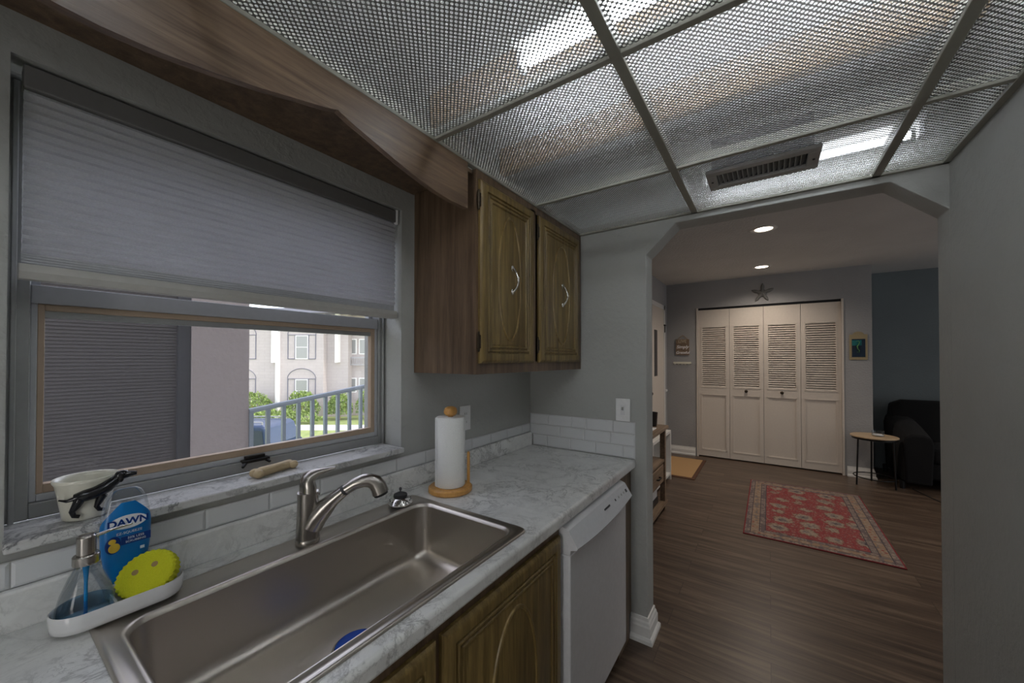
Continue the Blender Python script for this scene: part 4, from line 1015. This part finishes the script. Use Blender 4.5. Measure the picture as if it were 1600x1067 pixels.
def bush(u, d, w, h, n, label, seed, dep=1.0):
    rnd = random.Random(seed); m = MB(); c0 = loc(u, d, GZ)
    for k in range(n):
        a = rnd.uniform(0, 2 * pi); b = math.acos(rnd.uniform(-.35, 1)); rr = rnd.uniform(.72, 1.0) ** .5 * (1 + .18 * sin(5 * a + seed) * sin(3 * b))
        p = c0 + RD * (w / 2 * rr * sin(b) * cos(a)) + FD * (dep / 2 * rr * sin(b) * sin(a)) + Vector((0, 0, h * .42 + h * .55 * rr * cos(b)))
        q = Euler((rnd.uniform(0, 6), rnd.uniform(0, 6), rnd.uniform(0, 6))).to_matrix(); s_ = rnd.uniform(.05, .11)
        m.add([p + q @ Vector(x) * s_ for x in ((-1, 0, 0), (0, -.5, .1), (1, 0, 0), (0, .5, .1))], [(0, 1, 2, 3)])
    return m
for i, (u, d, w, h, n, lab) in enumerate([(-16.3, 23.6, 2.6, 1.75, 1700, 'leafy bush behind the parked car at the stucco corner'), (-13.0, 23.3, 1.9, 1.85, 1700, 'bright green bush under the arched window'),
    (-10.85, 23.7, 1.5, 1.7, 1500, 'round green bush between the two window bays'), (-8.9, 23.9, 1.9, 1.9, 1500, 'dark green bush at the right edge of the view'),
    (-13.6, 22.3, 4.6, .80, 1600, 'low clipped hedge in front of the bushes')]):
    bsh = thing('bush', loc(u, d, GZ), lab, 'bush', 'bushes along the building')
    bush(u, d, w, h, n, lab, i + 3).build('foliage', 'leaf', bsh, smooth=0, recalc=False)
    MB().tube([loc(u, d, GZ), loc(u, d, GZ + h * .6)], .05, 8).build('stem', 'joist', bsh)

# parked car: length runs along u, rear end to the right
cr = thing('parked_car', loc(-9.0, 12.6, GZ + .015), 'dark blue SUV parked below the walkway', 'car')
CD0, CD1 = 11.7, 13.5; G = GZ + .015
def carprism(poly, d0, d1, inset=0): 
    m = MB(); n = len(poly); b = 0
    m.v = [tuple(M @ Vector((p[0], d0, G + p[1]))) for p in poly] + [tuple(M @ Vector((p[0], d1, G + p[1]))) for p in poly]
    for j in range(n): m.f.append([j, (j + 1) % n, n + (j + 1) % n, n + j]); m.mi.append(0)
    m.f += [list(range(n))[::-1], [n + j for j in range(n)]]; m.mi += [0, 0]
    return m
r0 = -7.45
body = [(r0, .35), (r0 + .02, .62), (r0 - .03, 1.0), (r0 - .12, 1.08), (r0 - 3.3, 1.05), (r0 - 4.4, .92), (r0 - 4.62, .75), (r0 - 4.65, .35)]
carprism(body, CD0, CD1).build('body', 'car_blue', cr, bevel=.06, seg=3)
cab = [(r0 - .10, 1.05), (r0 - .28, 1.62), (r0 - .42, 1.72), (r0 - 2.4, 1.74), (r0 - 2.7, 1.68), (r0 - 3.45, 1.05)]
carprism(cab, CD0 + .10, CD1 - .10).build('cabin', 'car_blue', cr, bevel=.06, seg=3)
for a, b in ((.32, .95), (1.05, 1.85), (1.95, 2.75)):
    carprism([(r0 - a, 1.10), (r0 - a - .06, 1.56), (r0 - b + (.0 if b < 2.5 else .18), 1.58), (r0 - b - (0 if b < 2.5 else .18), 1.10)], CD0 + .085, CD0 + .099).build('side_window', 'car_glass', cr, smooth=0)
for x in (r0 - .95, r0 - 3.75):
    for dd_ in (CD0 - .01, CD1 - .20):
        c0 = M @ Vector((x, dd_, G + .36)); c1 = M @ Vector((x, dd_ + .21, G + .36))
        wh = MB().tube([c0, c1], .36, 28).build('wheel', 'tire', cr)
        MB().tube([c0 - FD * .006, c0], .22, 20).build('hubcap', 'chrome', wh)
MB().box(r0 - .06, r0 + .012, CD0 + .015, CD0 + .20, G + .80, G + 1.02, M).build('tail_light', 'tail_red', cr, bevel=.01)
for dd_ in (CD0 + .28, CD1 - .28): MB().tube([M @ Vector((r0 - .5, dd_, G + 1.80)), M @ Vector((r0 - 2.3, dd_, G + 1.80))], .02, 8).box(r0 - .52, r0 - .48, dd_ - .015, dd_ + .015, G + 1.70, G + 1.80, M).box(r0 - 2.32, r0 - 2.28, dd_ - .015, dd_ + .015, G + 1.72, G + 1.80, M).build('roof_rail', 'alu', cr)
